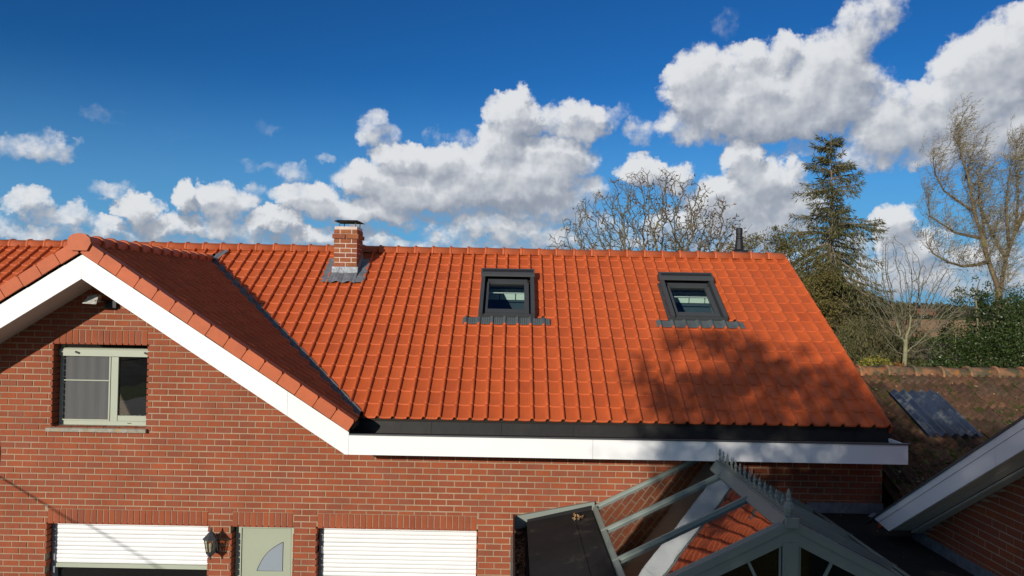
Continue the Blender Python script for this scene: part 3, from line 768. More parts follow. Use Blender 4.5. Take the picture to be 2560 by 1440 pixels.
# ------------------------------------------------------------------ chimney
CX0, CX1, CY0, CY1 = -2.915, -2.54, 2.62, 3.06
CZ0, CZ1 = 5.30, 6.150
mb = MB().box(CX0 + .008, CX1 - .008, CY0 + .008, CY1 - .008, CZ0, CZ1)
chim = obj('chimney', mb, CH_MORTAR, house)
ch_c = .0762; z = 5.497; row = 0
def chim_brick(x0, x1, y0, y1, z0, z1):
    mb = MB().box(x0, x1, y0, y1, z0, z1); obj('brick', mb, CH_BRICK, chim)
while z < CZ1 - .07:
    band = (row == 6)
    e = .022 if band else 0
    zz0, zz1 = z + .007, z + ch_c - .007
    ny = [(CY0 - e, CY0 + .14), (CY0 + .155, CY0 + .30), (CY0 + .315, CY1 + e)] if row % 2 else [(CY0 - e, CY0 + .09), (CY0 + .105, CY0 + .27), (CY0 + .285, CY1 + e)]
    xs_ = [(CX0 - e, (CX0 + CX1) / 2 - .008), ((CX0 + CX1) / 2 + .008, CX1 + e)] if (row % 2 == 0) else [(CX0 - e, CX0 + .085), (CX0 + .103, CX1 - .103), (CX1 - .085, CX1 + e)]
    for a, b in xs_: chim_brick(a, b, CY0 - e, CY0 + .05, zz0 - (.006 if band else 0), zz1 + (.006 if band else 0))
    for a, b in ny[1:]: chim_brick(CX1 - .06, CX1 + e, a, b, zz0, zz1); chim_brick(CX0 - e, CX0 + .06, a, b, zz0, zz1)
    chim_brick(CX1 - .06, CX1 + e, CY0 + .055 if not band else CY0 + .055, ny[0][1], zz0, zz1); chim_brick(CX0 - e, CX0 + .06, CY0 + .055, ny[0][1], zz0, zz1)
    z += ch_c; row += 1
obj('mortar_crown', MB().prism([(CX0 + .004, CY0 + .004, z), (CX1 - .004, CY0 + .004, z), (CX1 - .02, CY0 + .02, z + .04), (CX0 + .02, CY0 + .02, z + .035)][::-1], (0, CY1 - CY0 - .03, 0)), CH_MORTAR, chim)
ctop = z + .03
cowl = MB()
cy0, cy1, cx0, cx1 = CY0 - .02, CY1 + .02, CX0 - .005, CX1 + .035
zc = 6.235
mx, my = (cx0 + cx1) / 2, (cy0 + cy1) / 2
cowl.add([(cx0, cy0, zc), (cx1, cy0, zc), (cx1, cy1, zc), (cx0, cy1, zc), (cx0 + .05, cy0 + .05, zc + .022), (cx1 - .05, cy0 + .05, zc + .022), (cx1 - .05, cy1 - .05, zc + .022), (cx0 + .05, cy1 - .05, zc + .022)],
         [(0, 3, 2, 1), (4, 5, 6, 7), (0, 1, 5, 4), (1, 2, 6, 5), (2, 3, 7, 6), (3, 0, 4, 7)])
cowl_o = obj('chimney_cowl', cowl, BLACK, chim)
for x in (CX0 + .075, CX1 - .04):
    for y in (CY0 + .05, CY1 - .06): obj('cowl_leg', MB().box(x - .006, x + .006, y - .006, y + .006, ctop - .06, zc + .002), BLACK, chim)
# lead apron
la = MB()
def nz(s): return s
za = CZ0
n = 10
for i in range(n):
    x0, x1 = CX0 - .02 + (CX1 - CX0 + .04) * i / n, CX0 - .02 + (CX1 - CX0 + .04) * (i + 1) / n
    jit = [rng.uniform(-.006, .006) for _ in range(4)]
    la.add([(x0, CY0 - .006, 5.50), (x1, CY0 - .006, 5.50), (x1, CY0 - .03 + jit[0], 5.405), (x0, CY0 - .03 + jit[1], 5.405)], [(3, 2, 1, 0)])
    a = on_main(x0, s_of(2.42), .052 + .02 * math.sin(x0 * 33)); b = on_main(x1, s_of(2.42), .052 + .02 * math.sin(x1 * 33))
    la.add([(x0, CY0 - .03 + jit[1], 5.405), (x1, CY0 - .03 + jit[0], 5.405), b, a], [(3, 2, 1, 0)])
obj('lead_apron', la, LEAD, chim)
for sgn, xx in ((-1, CX0), (1, CX1)):
    la = MB(); n = 8
    for i in range(n):
        s0, s1 = s_of(2.42) + (s_of(3.05) - s_of(2.42)) * i / n, s_of(2.42) + (s_of(3.05) - s_of(2.42)) * (i + 1) / n
        w0 = .15 + (.02 if i % 2 else -.01) * rng.random()
        a, b = on_main(xx + sgn * .02, s0, .05), on_main(xx + sgn * .02, s1, .05)
        c, d = on_main(xx + sgn * w0, s1, .045 + .012 * rng.random()), on_main(xx + sgn * w0, s0, .045 + .012 * rng.random())
        la.add([a, b, c, d], [(0, 3, 2, 1) if sgn > 0 else (0, 1, 2, 3)])
        if s0 > s_of(2.6):
            la.add([a, b, (xx + sgn * .004, b.y, b.z + .12), (xx + sgn * .004, a.y, a.z + .12)], [(0, 1, 2, 3)])
    obj('lead_soaker', la, LEAD, chim)
# flue pipe on the rear slope
fp = thing('flue_pipe', 'short black ribbed flue pipe standing up behind the orange ridge', 'flue pipe', (3.96, 3.8, 5.6))
mb = MB().lathe([(.078, 5.55), (.078, 5.97), (.070, 6.06), (.062, 6.13), (.056, 6.16), (.060, 6.17), (.060, 6.20), (.055, 6.21), (.055, 6.24), (.059, 6.25), (.057, 6.34), (.05, 6.355), (.03, 6.36)], (3.96, 3.8, 0), 16)
obj('pipe', mb, BLACK, fp, smooth=False)
obj('collar', MB().lathe([(.19, 5.70), (.17, 5.93), (.12, 5.965), (.066, 5.98)], (3.96, 3.8, 0), 16), BLACK, fp)

# ------------------------------------------------------------------ roof windows
for i, q in enumerate(SK):
    x0, x1, s0, s1 = q
    def P(x, s, h): return M_MAIN @ Vector((x, s, h))
    def bx(mb, a0, a1, b0, b1, h0, h1): return mb.hexa([P(a0, b0, h0), P(a1, b0, h0), P(a1, b1, h0), P(a0, b1, h0), P(a0, b0, h1), P(a1, b0, h1), P(a1, b1, h1), P(a0, b1, h1)])
    sk = MB()
    bx(sk, x0 - .02, x0 + .038, s0, s1, -.05, .125); bx(sk, x1 - .038, x1 + .02, s0, s1, -.05, .125)
    bx(sk, x0 + .040, x1 - .040, s0 + .002, s0 + .05, -.05, .075)
    sko = obj('roof_window', sk, ANTH, house, label=('left' if i == 0 else 'right') + ' roof window in the orange tiles')
    # hood: a raised cross box at the top
    hd = MB(); hd.prism([P(x0 - .03, s1 - .16, .128), P(x0 - .03, s1 - .15, .155), P(x0 - .03, s1 - .10, .170), P(x0 - .03, s1 + .03, .165), P(x0 - .03, s1 + .06, .03), P(x0 - .03, s1 - .02, .0), P(x0 - .03, s1 - .10, .10)], (x1 - x0 + .06, 0, 0))
    obj('hood', hd, ANTH, sko)
    hs_ = MB(); bx(hs_, x0 + .0, x1 - .0, s1 - .085, s1 - .02, .168, .1745); obj('hood_recess', hs_, ANTH_D, sko)
    sa = MB(); bx(sa, x0 + .075, x0 + .106, s0 + .055, s1 - .27, .03, .085); bx(sa, x1 - .135, x1 - .065, s0 + .055, s1 - .27, .03, .085); bx(sa, x0 + .108, x1 - .137, s0 + .055, s0 + .15, .03, .090); bx(sa, x0 + .085, x1 - .085, s1 - .268, s1 - .20, .03, .10)
    obj('sash', sa, ANTH, sko)
    gk = MB(); bx(gk, x0 + .040, x0 + .073, s0 + .055, s1 - .17, .0, .04); bx(gk, x1 - .063, x1 - .040, s0 + .055, s1 - .17, .0, .04); bx(gk, x0 + .083, x1 - .083, s1 - .198, s1 - .11, .0, .05); bx(gk, x0 + .108, x1 - .137, s1 - .285, s1 - .27, .03, .05)
    obj('gasket', gk, ANTH_D, sko)
    pn = MB(); bx(pn, x0 + .108, x1 - .137, s0 + .152, s1 - .286, .045, .055); obj('pane', pn, SKYGLASS, sko)
    # white lining of the opening and the room end seen through the pane
    a0, a1, b0, b1 = x0 + .05, x1 - .05, s0 + .05, s1 - .11
    A0, A1, B0, B1 = P(a0, b0, -.01), P(a1, b0, -.01), P(a0, b1, -.01), P(a1, b1, -.01)
    YB = 2.84
    ln = MB(); zt_ = B0.z - .02
    ln.add([B0, B1, (a1, YB, zt_), (a0, YB, zt_)], [(0, 1, 2, 3)])
    for q_, q2 in ((A0, B0), (A1, B1)):
        xx = q_.x; w2 = .16
        ln.add([q_, q2, (xx, q2.y + w2, q2.z - .02), (xx, q_.y + w2, q_.z - .10), (xx, q_.y + .02, q_.z - .12)], [(0, 1, 2, 3, 4)])
    ln.add([A0, A1, A1 + Vector((0, .02, -.12)), A0 + Vector((0, .02, -.12))], [(0, 1, 2, 3)])
    obj('shaft_lining', ln, ROOM_W, sko)
    ny_ = 5
    for j in range(ny_):
        xa, xb = a0 - .3 + (a1 - a0 + .6) * j / ny_ + .008, a0 - .3 + (a1 - a0 + .6) * (j + 1) / ny_ - .008
        obj('wall_panel', MB().box(xa, xb, YB - .03, YB - .005, 5.015, 5.145), ROOM_W, sko)
    obj('room_back', MB().box(a0 - .3, a1 + .3, YB, YB + .02, 4.2, zt_ - .005), ROOM_B, sko)
    obj('room_floor', MB().box(a0 - .5, a1 + .5, 1.9, YB + .6, 4.15, 4.19), ROOM_D, sko)
    obj('cross_beam', MB().box(a0 - .3, a1 + .3, YB - .06, YB - .004, 5.15, 5.19), ROOM_W, sko)
    obj('blind_rail', MB().bar(P(a0 + .06, s1 - .40, -.03), P(a1 - .04, s1 - .40, -.03), .012, .012), WHITE, sko)
    # pleated apron below, dressed over the tiles
    ap = MB(); xa, xb = (x0 - .245, x1 + .245); ncell = 84 if i == 0 else 42
    def hgt(x):
        t = ((x - XR) / TW) % 1.0
        t = t * TW
        hh = .0
        if .134 < t: hh = .030 * math.sin(min(1, (t - .134) / .062) * math.pi) 
        return .034 + hh
    for j in range(ncell):
        u0, u1 = xa + (xb - xa) * j / ncell, xa + (xb - xa) * (j + 1) / ncell
        pl = .0035 * (1 if j % 2 else -1) if i == 0 else 0
        h0, h1 = hgt(u0), hgt(u1)
        sA, sB = s0 - .165, s0 + (.01 if x0 - .02 < (u0 + u1) / 2 < x1 + .02 else -.01)
        ap.add([P(u0, sA, h0 + pl - .006), P(u1, sA, h1 - pl - .006), P(u1, sA + .02, h1 - pl), P(u1, sB, h1 - pl + .002), P(u0, sB, h0 + pl + .002), P(u0, sA + .02, h0 + pl)], [(0, 1, 2, 5), (5, 2, 3, 4)])
    obj('apron_flashing', ap, FLASH, sko)
    if i == 1:
        sf = MB(); bx(sf, x0 - .055, x0 - .022, s0, s1 - .12, .02, .045); obj('side_flashing', sf, ANTH, sko)

# ------------------------------------------------------------------ gable window
x0, x1, z0, z1 = WIN; yf = .14
fr = MB(); fr.box(x0 + .004, x1 - .004, yf, yf + .06, z0 + .004, z0 + .055).box(x0 + .004, x0 + .05, yf, yf + .06, z0 + .055, z1 - .002).box(x1 - .035, x1 - .004, yf, yf + .06, z0 + .055, z1 - .002)
win = obj('window', fr, SAGE, house, label='upper window under the gable with a grey insect screen')
mx = x0 + (x1 - x0) * .555
obj('mullion', MB().box(mx + .002, mx + .09, yf - .003, yf + .055, z0 + .055, z1 - .16), SAGE, win)
sb = MB(); sb.box(mx + .092, x1 - .035, yf + .004, yf + .05, z0 + .057, z0 + .125); obj('sash_rail', sb, SAGE, win)
obj('drain_slot', MB().box(x1 - .30, x1 - .25, yf - .002, yf + .001, z0 + .026, z0 + .034), BLACK, win)
obj('pane', MB().box(mx + .092, x1 - .036, yf + .02, yf + .03, z0 + .127, z1 - .16), GLASS, win)
hb = MB(); hb.prism([(x0 + .006, yf - .03, z1 - .155), (x0 + .006, yf - .03, z1 - .075), (x0 + .006, yf - .015, z1 - .055), (x0 + .006, yf + .06, z1 - .05), (x0 + .006, yf + .06, z1 - .155)], (x1 - x0 - .012, 0, 0))
obj('screen_housing', hb, SAGE, win)
for x in (x0 + .21, x1 - .09): obj('housing_clip', MB().bar((x, yf - .035, z1 - .10), (x + .05, yf - .04, z1 - .118), .015, .022), BLACK, win)
sc = MB(); nseg = 24
for j in range(nseg):
    a, b = x0 + .05 + (mx - x0 - .05) * j / nseg, x0 + .05 + (mx - x0 - .05) * (j + 1) / nseg
    ya, yb = yf + .006 + .004 * math.sin(j * 1.1), yf + .006 + .004 * math.sin((j + 1) * 1.1)
    sc.add([(a, ya, z0 + .075), (b, yb, z0 + .075), (b, yb, z1 - .155), (a, ya, z1 - .155)], [(0, 1, 2, 3)])
obj('insect_screen', sc, SCREEN, win)
obj('screen_bar', MB().box(x0 + .05, mx - .02, yf - .012, yf + .0, z0 + .56, z0 + .573).box(x0 + .05, mx - .002, yf - .012, yf, z0 + .058, z0 + .075).box(mx - .022, mx - .004, yf - .010, yf + .012, z0 + .076, z1 - .156), SAGE, win)
sl = MB().hexa([(x0 - .05, -.045, z0 - .055), (x1 + .022, -.045, z0 - .055), (x1 + .022, .15, z0 - .055), (x0 - .05, .15, z0 - .055), (x0 - .05, -.045, z0 - .012), (x1 + .022, -.045, z0 - .012), (x1 + .022, .15, z0 + .004), (x0 - .05, .15, z0 + .004)])
obj('sill', sl, SILL, win)

# ------------------------------------------------------------------ roller shutters and door
for i, o in enumerate((SH1, SH2)):
    x0, x1, z0, z1 = o; yf = .115
    fr = MB().box(x0 + .004, x0 + .045, yf - .01, yf + .09, z0, z1 - .004)
    sh = obj('roller_shutter', fr, RAIL_G, house, label=('left' if i == 0 else 'right') + ' white roller shutter beside the door, almost closed')
    obj('guide_rail', MB().box(x1 - .03, x1 - .004, yf + .02, yf + .09, z0, z1 - .004), RAIL_G, sh)
    zb = 1.555 if i == 0 else 1.43
    z = z1 - .004; lh = .0523
    lm = MB(); n = 5; prof = [(0, .0), (.003, -.003), (.018, -.006), (.034, -.0055), (.048, -.002), (.0508, .002)]
    vs = []; fs = []
    for t, yy in prof: vs += [(x0 + .046, yf + .014 + yy, -t), (x1 - .006, yf + .014 + yy, -t)]
    for j in range(len(prof) - 1): fs.append((2 * j, 2 * j + 2, 2 * j + 3, 2 * j + 1))
    lm.add(vs, fs); lme = lm.mesh('lath', LATH)
    lme.polygons.foreach_set('use_smooth', [True] * len(lme.polygons))
    while z - lh > zb + .045:
        l_ = link('lath', lme, sh); l_.location = (0, rng.uniform(-.0015, .0015), z); z -= lh
    obj('bottom_rail', MB().box(x0 + .046, x1 - .006, yf, yf + .022, z - .052, z - .001), SAGE, sh)
    obj('pane', MB().box(x0 + .045, x1 - .03, yf + .06, yf + .07, z0, z - .055), GLASS, sh)
x0, x1, z0, z1 = DOOR; yf = .13
fr = MB().box(x0 + .004, x0 + .075, yf, yf + .07, z0, z1 - .004).box(x1 - .055, x1 - .004, yf, yf + .07, z0, z1 - .004).box(x0 + .077, x1 - .057, yf, yf + .07, z1 - .05, z1 - .004)
dr = obj('door', fr, SAGE, house, label='sage green front door with a frosted fan shaped pane')
obj('door_leaf', MB().box(x0 + .080, x1 - .060, yf + .012, yf + .055, z0, z1 - .055), SAGE_D, dr)
gx1, gzt, gx0, gzb = -2.862, 1.905, -3.185, 1.54
arc = [(gx1, gzt)]
for j in range(1, 12):
    t = j / 12; a = R(90) * t
    # bowed edge from the top point down to the lower left point
    px = gx1 + (gx0 - gx1) * t; pz = gzt + (gzb - gzt) * t
    bow = .055 * math.sin(math.pi * t); d_ = Vector((gx0 - gx1, 0, gzb - gzt)).normalized(); nn = Vector((d_.z, 0, -d_.x))
    arc.append((px + nn.x * bow, pz + nn.z * bow))
arc.append((gx0, gzb))
poly = [(a, yf + .006, b) for a, b in arc] + [(gx1, yf + .006, gzb)]
obj('fan_pane', MB().prism(poly, (0, .012, 0)), FROST, dr)
c0 = Vector((sum(p[0] for p in poly) / len(poly), 0, sum(p[2] for p in poly) / len(poly)))
rim = MB().tube([(a, yf + .008, b) for a, b in arc], .0045, 5); rim.tube([(gx1, yf + .008, gzt), (gx1, yf + .008, gzb), (gx0, yf + .008, gzb)], .0035, 5)
obj('pane_trim', rim, BLACK, dr)
obj('leaf_gap', MB().box(x0 + .0755, x0 + .0795, yf + .004, yf + .03, z0, z1 - .05).box(x1 - .0595, x1 - .0555, yf + .004, yf + .03, z0, z1 - .05).box(x0 + .08, x1 - .06, yf + .004, yf + .03, z1 - .0545, z1 - .0505), BLACK, dr)

# ------------------------------------------------------------------ wall lantern
LX, LZ, LY = -3.655, 0, -.165
lt = thing('wall_lantern', 'dark iron wall lantern with glass sides hanging beside the green door', 'wall lamp', (LX, 0, 1.95))
a0 = R(30)
obj('roof_cap', MB().lathe([(.092, 2.025), (.088, 2.045), (.055, 2.075), (.030, 2.105), (.016, 2.112), (.012, 2.13), (.004, 2.165)], (LX, LY, 0), 6, a0), LAMP_M, lt)
gb = obj('glass_body', MB().lathe([(.046, 1.865), (.072, 2.022)], (LX, LY, 0), 6, a0), LAMP_G, lt)
fm = MB()
for k in range(6):
    a = a0 + k * math.pi / 3
    fm.tube([(LX + .047 * math.cos(a), LY + .047 * math.sin(a), 1.865), (LX + .074 * math.cos(a), LY + .074 * math.sin(a), 2.023)], .0055, 5)
fm.lathe([(.052, 1.850), (.052, 1.866), (.022, 1.868)], (LX, LY, 0), 6, a0); obj('glazing_frame', fm, LAMP_M, lt)
obj('pendant', MB().lathe([(.006, 1.775), (.014, 1.79), (.010, 1.805), (.024, 1.825), (.044, 1.850)], (LX, LY, 0), 8), LAMP_M, lt)
obj('bulb', MB().lathe([(.012, 1.868), (.014, 1.90), (.026, 1.93), (.022, 1.965), (.004, 1.98)], (LX, LY, 0), 8), WHITE_DULL, lt)
br = MB().tube([(LX, -.012, 1.86), (LX, -.05, 1.82), (LX, -.10, 1.815), (LX, LY, 1.84)], .011, 6).tube([(LX, -.012, 1.99), (LX, -.06, 2.0), (LX, -.09, 2.03)], .009, 6)
obj('bracket', br, LAMP_M, lt)
obj('back_plate', MB().prism([(LX - .035, -.004, 1.80), (LX + .035, -.004, 1.80), (LX + .03, -.004, 2.0), (LX, -.004, 2.05), (LX - .03, -.004, 2.0)], (0, -.012, 0)), LAMP_M, lt)
# ------------------------------------------------------------------ floodlight under the gable
fl = thing('floodlight', 'stained pale floodlight fixed high under the gable peak', 'floodlight', (-5.18, -.1, 5.0))
bx_ = -5.14; by = -.21; bz = 4.925
obj('casing', MB().hexa([(bx_ - .10, by - .05, bz - .035), (bx_ + .055, by - .04, bz - .042), (bx_ + .06, by + .06, bz - .025), (bx_ - .07, by + .06, bz - .025),
                      (bx_ - .065, by - .02, bz + .040), (bx_ + .065, by - .01, bz + .068), (bx_ + .055, by + .065, bz + .05), (bx_ - .05, by + .065, bz + .03)]), DIRTY, fl)
obj('lens_rim', MB().bar((bx_ - .102, by - .056, bz - .040), (bx_ + .062, by - .046, bz - .047), .012, .016), DIRTY, fl)
obj('hinge_arm', MB().tube([(bx_ + .04, by + .07, bz + .02), (bx_ + .09, by + .11, bz - .02), (bx_ + .10, -.02, bz - .03)], .015, 6), BLACK, fl)
obj('wall_box', MB().box(bx_ + .05, bx_ + .19, -.055, -.004, bz - .10, bz - .01), BLACK, fl)
# loop of grey cable at the left edge
lp = thing('cable_loop', 'short grey cable loop on the brick wall at the far left', 'cable', (-6.42, -.02, 2.9))
obj('cable', MB().tube([(-6.50, -.012, 3.30), (-6.42, -.02, 3.22), (-6.395, -.025, 3.02), (-6.40, -.02, 2.84), (-6.46, -.012, 2.78)], .012, 6), RAIL_G, lp)
obj('hook', MB().tube([(-6.46, -.012, 2.66), (-6.41, -.02, 2.645), (-6.385, -.02, 2.68)], .008, 6), RAIL_G, lp)

# ------------------------------------------------------------------ conservatory
con = thing('conservatory', 'grey green framed glass conservatory with spiked ridge crest in front of the house', 'conservatory', (2.4, -1.4, 0))
EX0, EX1, EZ = 1.045, 3.775, 2.445
RX_, RZ_ = 2.41, 3.122
CYF = -2.80
cs = (RZ_ - EZ) / (RX_ - EX0); ca = math.atan(cs)
def gp(side, t, y, h=0.0):       # point on the glass slope: t = 0 at the eave, 1 at the ridge
    x = EX0 + (RX_ - EX0) * t; z = EZ + (RZ_ - EZ) * t
    p = Vector((x, y, z)) + Vector((-math.sin(ca), 0, math.cos(ca))) * h
    return p if side < 0 else Vector((2 * RX_ - p.x, p.y, p.z))
RY = [-.012, -.95, -1.90, CYF + .02]
for side in (-1, 1):
    for k in range(3):
        ya, yb = RY[k] - .035, RY[k + 1] + .035
        obj('roof_pane', MB().prism([gp(side, .025, ya, .0), gp(side, .965, ya, .0), gp(side, .965, yb, .0), gp(side, .025, yb, .0)], Vector((-side * -math.sin(ca), 0, -math.cos(ca))) * .02), CGLASS, con)
    for k in range(4):
        w_ = .055 if k < 3 else .07
        rf = MB().bar(gp(side, -.012, RY[k], .004), gp(side, .975, RY[k], .004), w_, .034, (0, 0, 1))
        rf.bar(gp(side, -.014, RY[k], .028), gp(side, .975, RY[k], .028), w_ * .6, .012, (0, 0, 1))
        obj('rafter', rf, CFRAME, con)
    obj('eaves_beam', MB().bar(gp(side, -.01, 0, -.05), gp(side, -.01, CYF, -.05), .07, .13, (0, 0, 1)), CFRAME, con)
    for k in range(3):
        obj('eaves_trim', MB().bar(gp(side, .008, RY[k] - .04, .018), gp(side, .008, RY[k + 1] + .04, .018), .05, .02, (math.sin(ca) * side, 0, math.cos(ca))), CFRAME, con)
rb = MB(); ry0 = OVER - .02
rb.prism([(RX_ - .10, ry0, RZ_ - .035), (RX_ - .038, ry0, RZ_ + .055), (RX_ + .038, ry0, RZ_ + .055), (RX_ + .10, ry0, RZ_ - .035), (RX_ + .07, ry0, RZ_ - .10), (RX_ - .07, ry0, RZ_ - .10)], (0, CYF - .02 - ry0, 0))
ridge_o = obj('ridge_beam', rb, CFRAME, con)
obj('ridge_capping', MB().box(RX_ - .035, RX_ + .035, CYF, ry0, RZ_ + .057, RZ_ + .070), CFRAME, con)
# crest: scalloped rail with spear points
crest = obj('ridge_crest', MB().box(RX_ - .008, RX_ + .008, CYF + .05, ry0 - .02, RZ_ + .071, RZ_ + .084), CFRAME, con)
sp = MB().lathe([(.012, 0), (.013, .018), (.007, .03), (.009, .05), (.021, .072), (.017, .088), (.009, .10), (.014, .112), (.012, .124), (.003, .152)], (0, 0, 0), 6)
spm = sp.mesh('crest_spike', CFRAME)
sw = MB().tube([(0, .07, .045), (0, .05, .012), (0, .0, .0), (0, -.05, .012), (0, -.07, .045)], .0075, 5); swm = sw.mesh('crest_scroll', CFRAME)
ns = 14
for i in range(ns):
    y = ry0 - .05 - (ry0 - .05 - (CYF + .16)) * i / (ns - 1)
    o = link('crest_spike', spm, crest); o.location = (RX_, y, RZ_ + .080); o.scale = (.85, .85, .88)
    if i < ns - 1:
        o = link('crest_scroll', swm, crest); o.location = (RX_, y - .073, RZ_ + .088)
obj('end_finial', MB().lathe([(.038, 0), (.038, .02), (.044, .04), (.047, .07), (.036, .105), (.022, .125), (.026, .138), (.018, .155), (.022, .18), (.016, .205), (.004, .235)], (RX_ + .005, CYF + .03, RZ_ + .055), 8), CFRAME, con)
# front gable frame
fy = CYF - .04
def ft(x): return RZ_ + .035 - cs * abs(x - RX_)
fg = MB()
for sgn in (-1, 1):
    xe = RX_ + sgn * 1.45
    fg.prism([(RX_, fy, ft(RX_)), (xe, fy, ft(xe)), (xe, fy, ft(xe) - .185), (RX_, fy, ft(RX_) - .185)], (0, .07, 0))
obj('gable_rail', fg, CFRAME, con, kind=None)
fl2 = MB()
for sgn in (-1, 1):
    xe = RX_ + sgn * 1.45
    fl2.prism([(RX_, fy - .012, ft(RX_) - .005), (xe, fy - .012, ft(xe) - .005), (xe, fy - .012, ft(xe) - .075), (RX_, fy - .012, ft(RX_) - .075)], (0, .011, 0))
obj('gable_trim', fl2, CFRAME, con)
obj('apex_block', MB().box(RX_ - .055, RX_ + .055, fy - .04, fy - .013, RZ_ - .02, RZ_ + .06), CFRAME, con)
obj('post', MB().box(RX_ - .068, RX_ + .068, fy - .006, fy + .066, .1, ft(RX_) - .19), CFRAME, con)
for sgn in (-1, 1):
    obj('corner_post', MB().box(RX_ + sgn * 1.37 - .06, RX_ + sgn * 1.37 + .06, fy + .002, fy + .066, .1, ft(RX_ + 1.37) - .20), CFRAME, con)
    a, b = (RX_ + sgn * .062, RX_ + sgn * 1.31)
    obj('gable_pane', MB().prism([(a, fy + .03, ft(a) - .18), (b, fy + .03, ft(b) - .18), (b, fy + .03, .3), (a, fy + .03, .3)], (0, .01, 0)), GGLASS, con)
    obj('gable_bead', MB().bar((RX_ + sgn * .30, fy + .05, ft(.30 + RX_) - .19), (RX_ + sgn * .16, fy + .05, 2.35), .022, .03, (0, 1, 0)) if False else MB().bar((RX_ + sgn * .36, fy + .018, ft(RX_ + .36) - .18), (RX_ + sgn * .19, fy + .018, 2.45), .025, .018, (0, 1, 0)), CFRAME, con)
    obj('inner_bead', MB().box(RX_ + sgn * .085 - .008, RX_ + sgn * .085 + .008, fy + .012, fy + .028, 1.0, ft(RX_) - .23), CFRAME, con)
obj('side_wall', MB().box(EX0 - .03, EX0 + .03, CYF, -.02, 0.02, EZ - .12).box(EX1 - .03, EX1 + .03, CYF, -.02, 0.02, EZ - .12), CFRAME, con)
obj('inner_floor', MB().box(EX0 + .04, EX1 - .04, CYF + .05, -.02, .02, .12), ROOM_D, con)

# ------------------------------------------------------------------ flat roof on the left of the conservatory
fr_ = thing('flat_roof', 'black membrane flat roof left of the conservatory with leaf filled gutter', 'flat roof', (.6, -1.6, 0))
def fz(x): return 2.445 - .21 * (1.03 - x)
obj('membrane', MB().prism([(.205, -.055, fz(.205)), (1.0, -.055, fz(1.0)), (1.0, -4.2, fz(1.0)), (.205, -4.2, fz(.205))], (0, 0, -.08)), EPDM_F, fr_)
obj('membrane_seam', MB().prism([(.74, -.06, fz(.74) + .002), (.775, -.06, fz(.775) + .002), (.775, -4.2, fz(.775) + .002), (.74, -4.2, fz(.74) + .002)], (0, 0, .006)), EPDM_F, fr_)
obj('kerb', MB().prism([(.045, -.052, fz(.045) - .07), (1.04, -.052, fz(1.04) - .03), (1.04, -.052, fz(1.04) + .085), (.045, -.052, fz(.045) + .095)], (0, .050, 0)), CFRAME, fr_)
obj('kerb_membrane', MB().prism([(.21, -.056, fz(.21) + .0), (1.0, -.056, fz(1.0) + .0), (1.0, -.056, fz(1.0) + .05), (.21, -.056, fz(.21) + .03)], (0, -.012, 0)), EPDM_F, fr_)
obj('gutter', MB().box(.035, .055, -4.2, -.055, 2.10, 2.36).box(.056, .204, -4.2, -.055, 2.10, 2.13), BLACK, fr_)
obj('gutter_edge', MB().box(.175, .204, -4.2, -.056, fz(.2) - .20, fz(.2) - .083), EPDM_F, fr_)
obj('supporting_wall', MB().box(.06, .17, -4.1, -.02, 0, 2.09).box(.012, .032, -4.2, -.30, 0, 2.18), CFRAME, fr_)
def litter(name, n, fx, fy_, fz_, L, m, seed, flat=.25):
    r = np.random.RandomState(seed); c = np.stack([r.uniform(*fx, n), r.uniform(*fy_, n), np.zeros(n)], 1)
    c[:, 2] = [fz_(a, b) for a, b in c[:, :2]]
    d = np.stack([r.normal(size=n), r.normal(size=n), r.normal(size=n) * flat], 1)
    return leaf_mesh(name, c, d, r.uniform(L * .6, L * 1.3, n), r.uniform(L * .4, L * .7, n), m, seed=seed)
link('gutter_leaves', litter('gutter_leaves', 260, (.06, .17), (-4, -.08), lambda x, y: 2.15, .05, DRYLEAF, 3), kind='stuff')
dn = thing('roof_drain', 'round black roof drain clogged with dry leaves on the flat roof', 'roof drain', (.80, -.37, fz(.8)))
obj('drain_ring', MB().lathe([(.062, fz(.8) - .01), (.065, fz(.8) + .012), (.045, fz(.8) + .016), (.04, fz(.8) + .004)], (.80, -.38, 0), 14), BLACK, dn)
link('leaf_clump', leaf_mesh('leaf_clump', np.array([(.80 + rng.uniform(-.04, .05), -.37 + rng.uniform(-.04, .05), fz(.8) + rng.uniform(.01, .045)) for _ in range(34)]), NR.normal(size=(34, 3)), .05, .028, DRYLEAF), dn, kind='stuff')

# ------------------------------------------------------------------ annex on the right
an = thing('brick_annex', 'dark red brick annex on the right with white sloping verge board', 'house', (6.5, -4, 0))
AX = 4.48
AY0 = -.985
def az_(y): return 2.60 - .622 * (y + .80)          # top edge of the verge board
w = MB()
yb0, yb1 = AY0, -6.0
w.prism([(AX + .006, yb0, 0), (AX + .006, yb1, 0), (AX + .006, yb1, az_(yb1) - .245), (AX + .006, yb0, az_(yb0) - .245)], (.25, 0, 0))
w.box(AX + .26, 9.0, yb0 - .25, yb0, 0, az_(yb0) - .33)
awall = obj('wall', w, MORTAR, an)
ast = MB(); abr = []
z = 2.128 - 8 * COURSE; k = 0
z = 1.2
while z < 5.4:
    y = -6.0 + (k % 2) * BL / 2
    while y < AY0:
        y1 = min(y + BL - .0055, AY0)
        if y1 - y > .04 and z < max(az_(y), az_(y1)) - .26: abr.append((y + .0055, y1, z + .006, z + COURSE - .006))
        y += BL
    z += COURSE; k += 1
abr.sort(key=lambda b: 0 if (b[2] > 2.5 and b[0] > -3.4) else 1)
n_s = 0
aproto = {}
bm_ = MB(); brick_box(bm_, -(BL - .011) / 2, (BL - .011) / 2, -(COURSE - .012) / 2, (COURSE - .012) / 2)
ame = bm_.mesh('brick', BRICK)
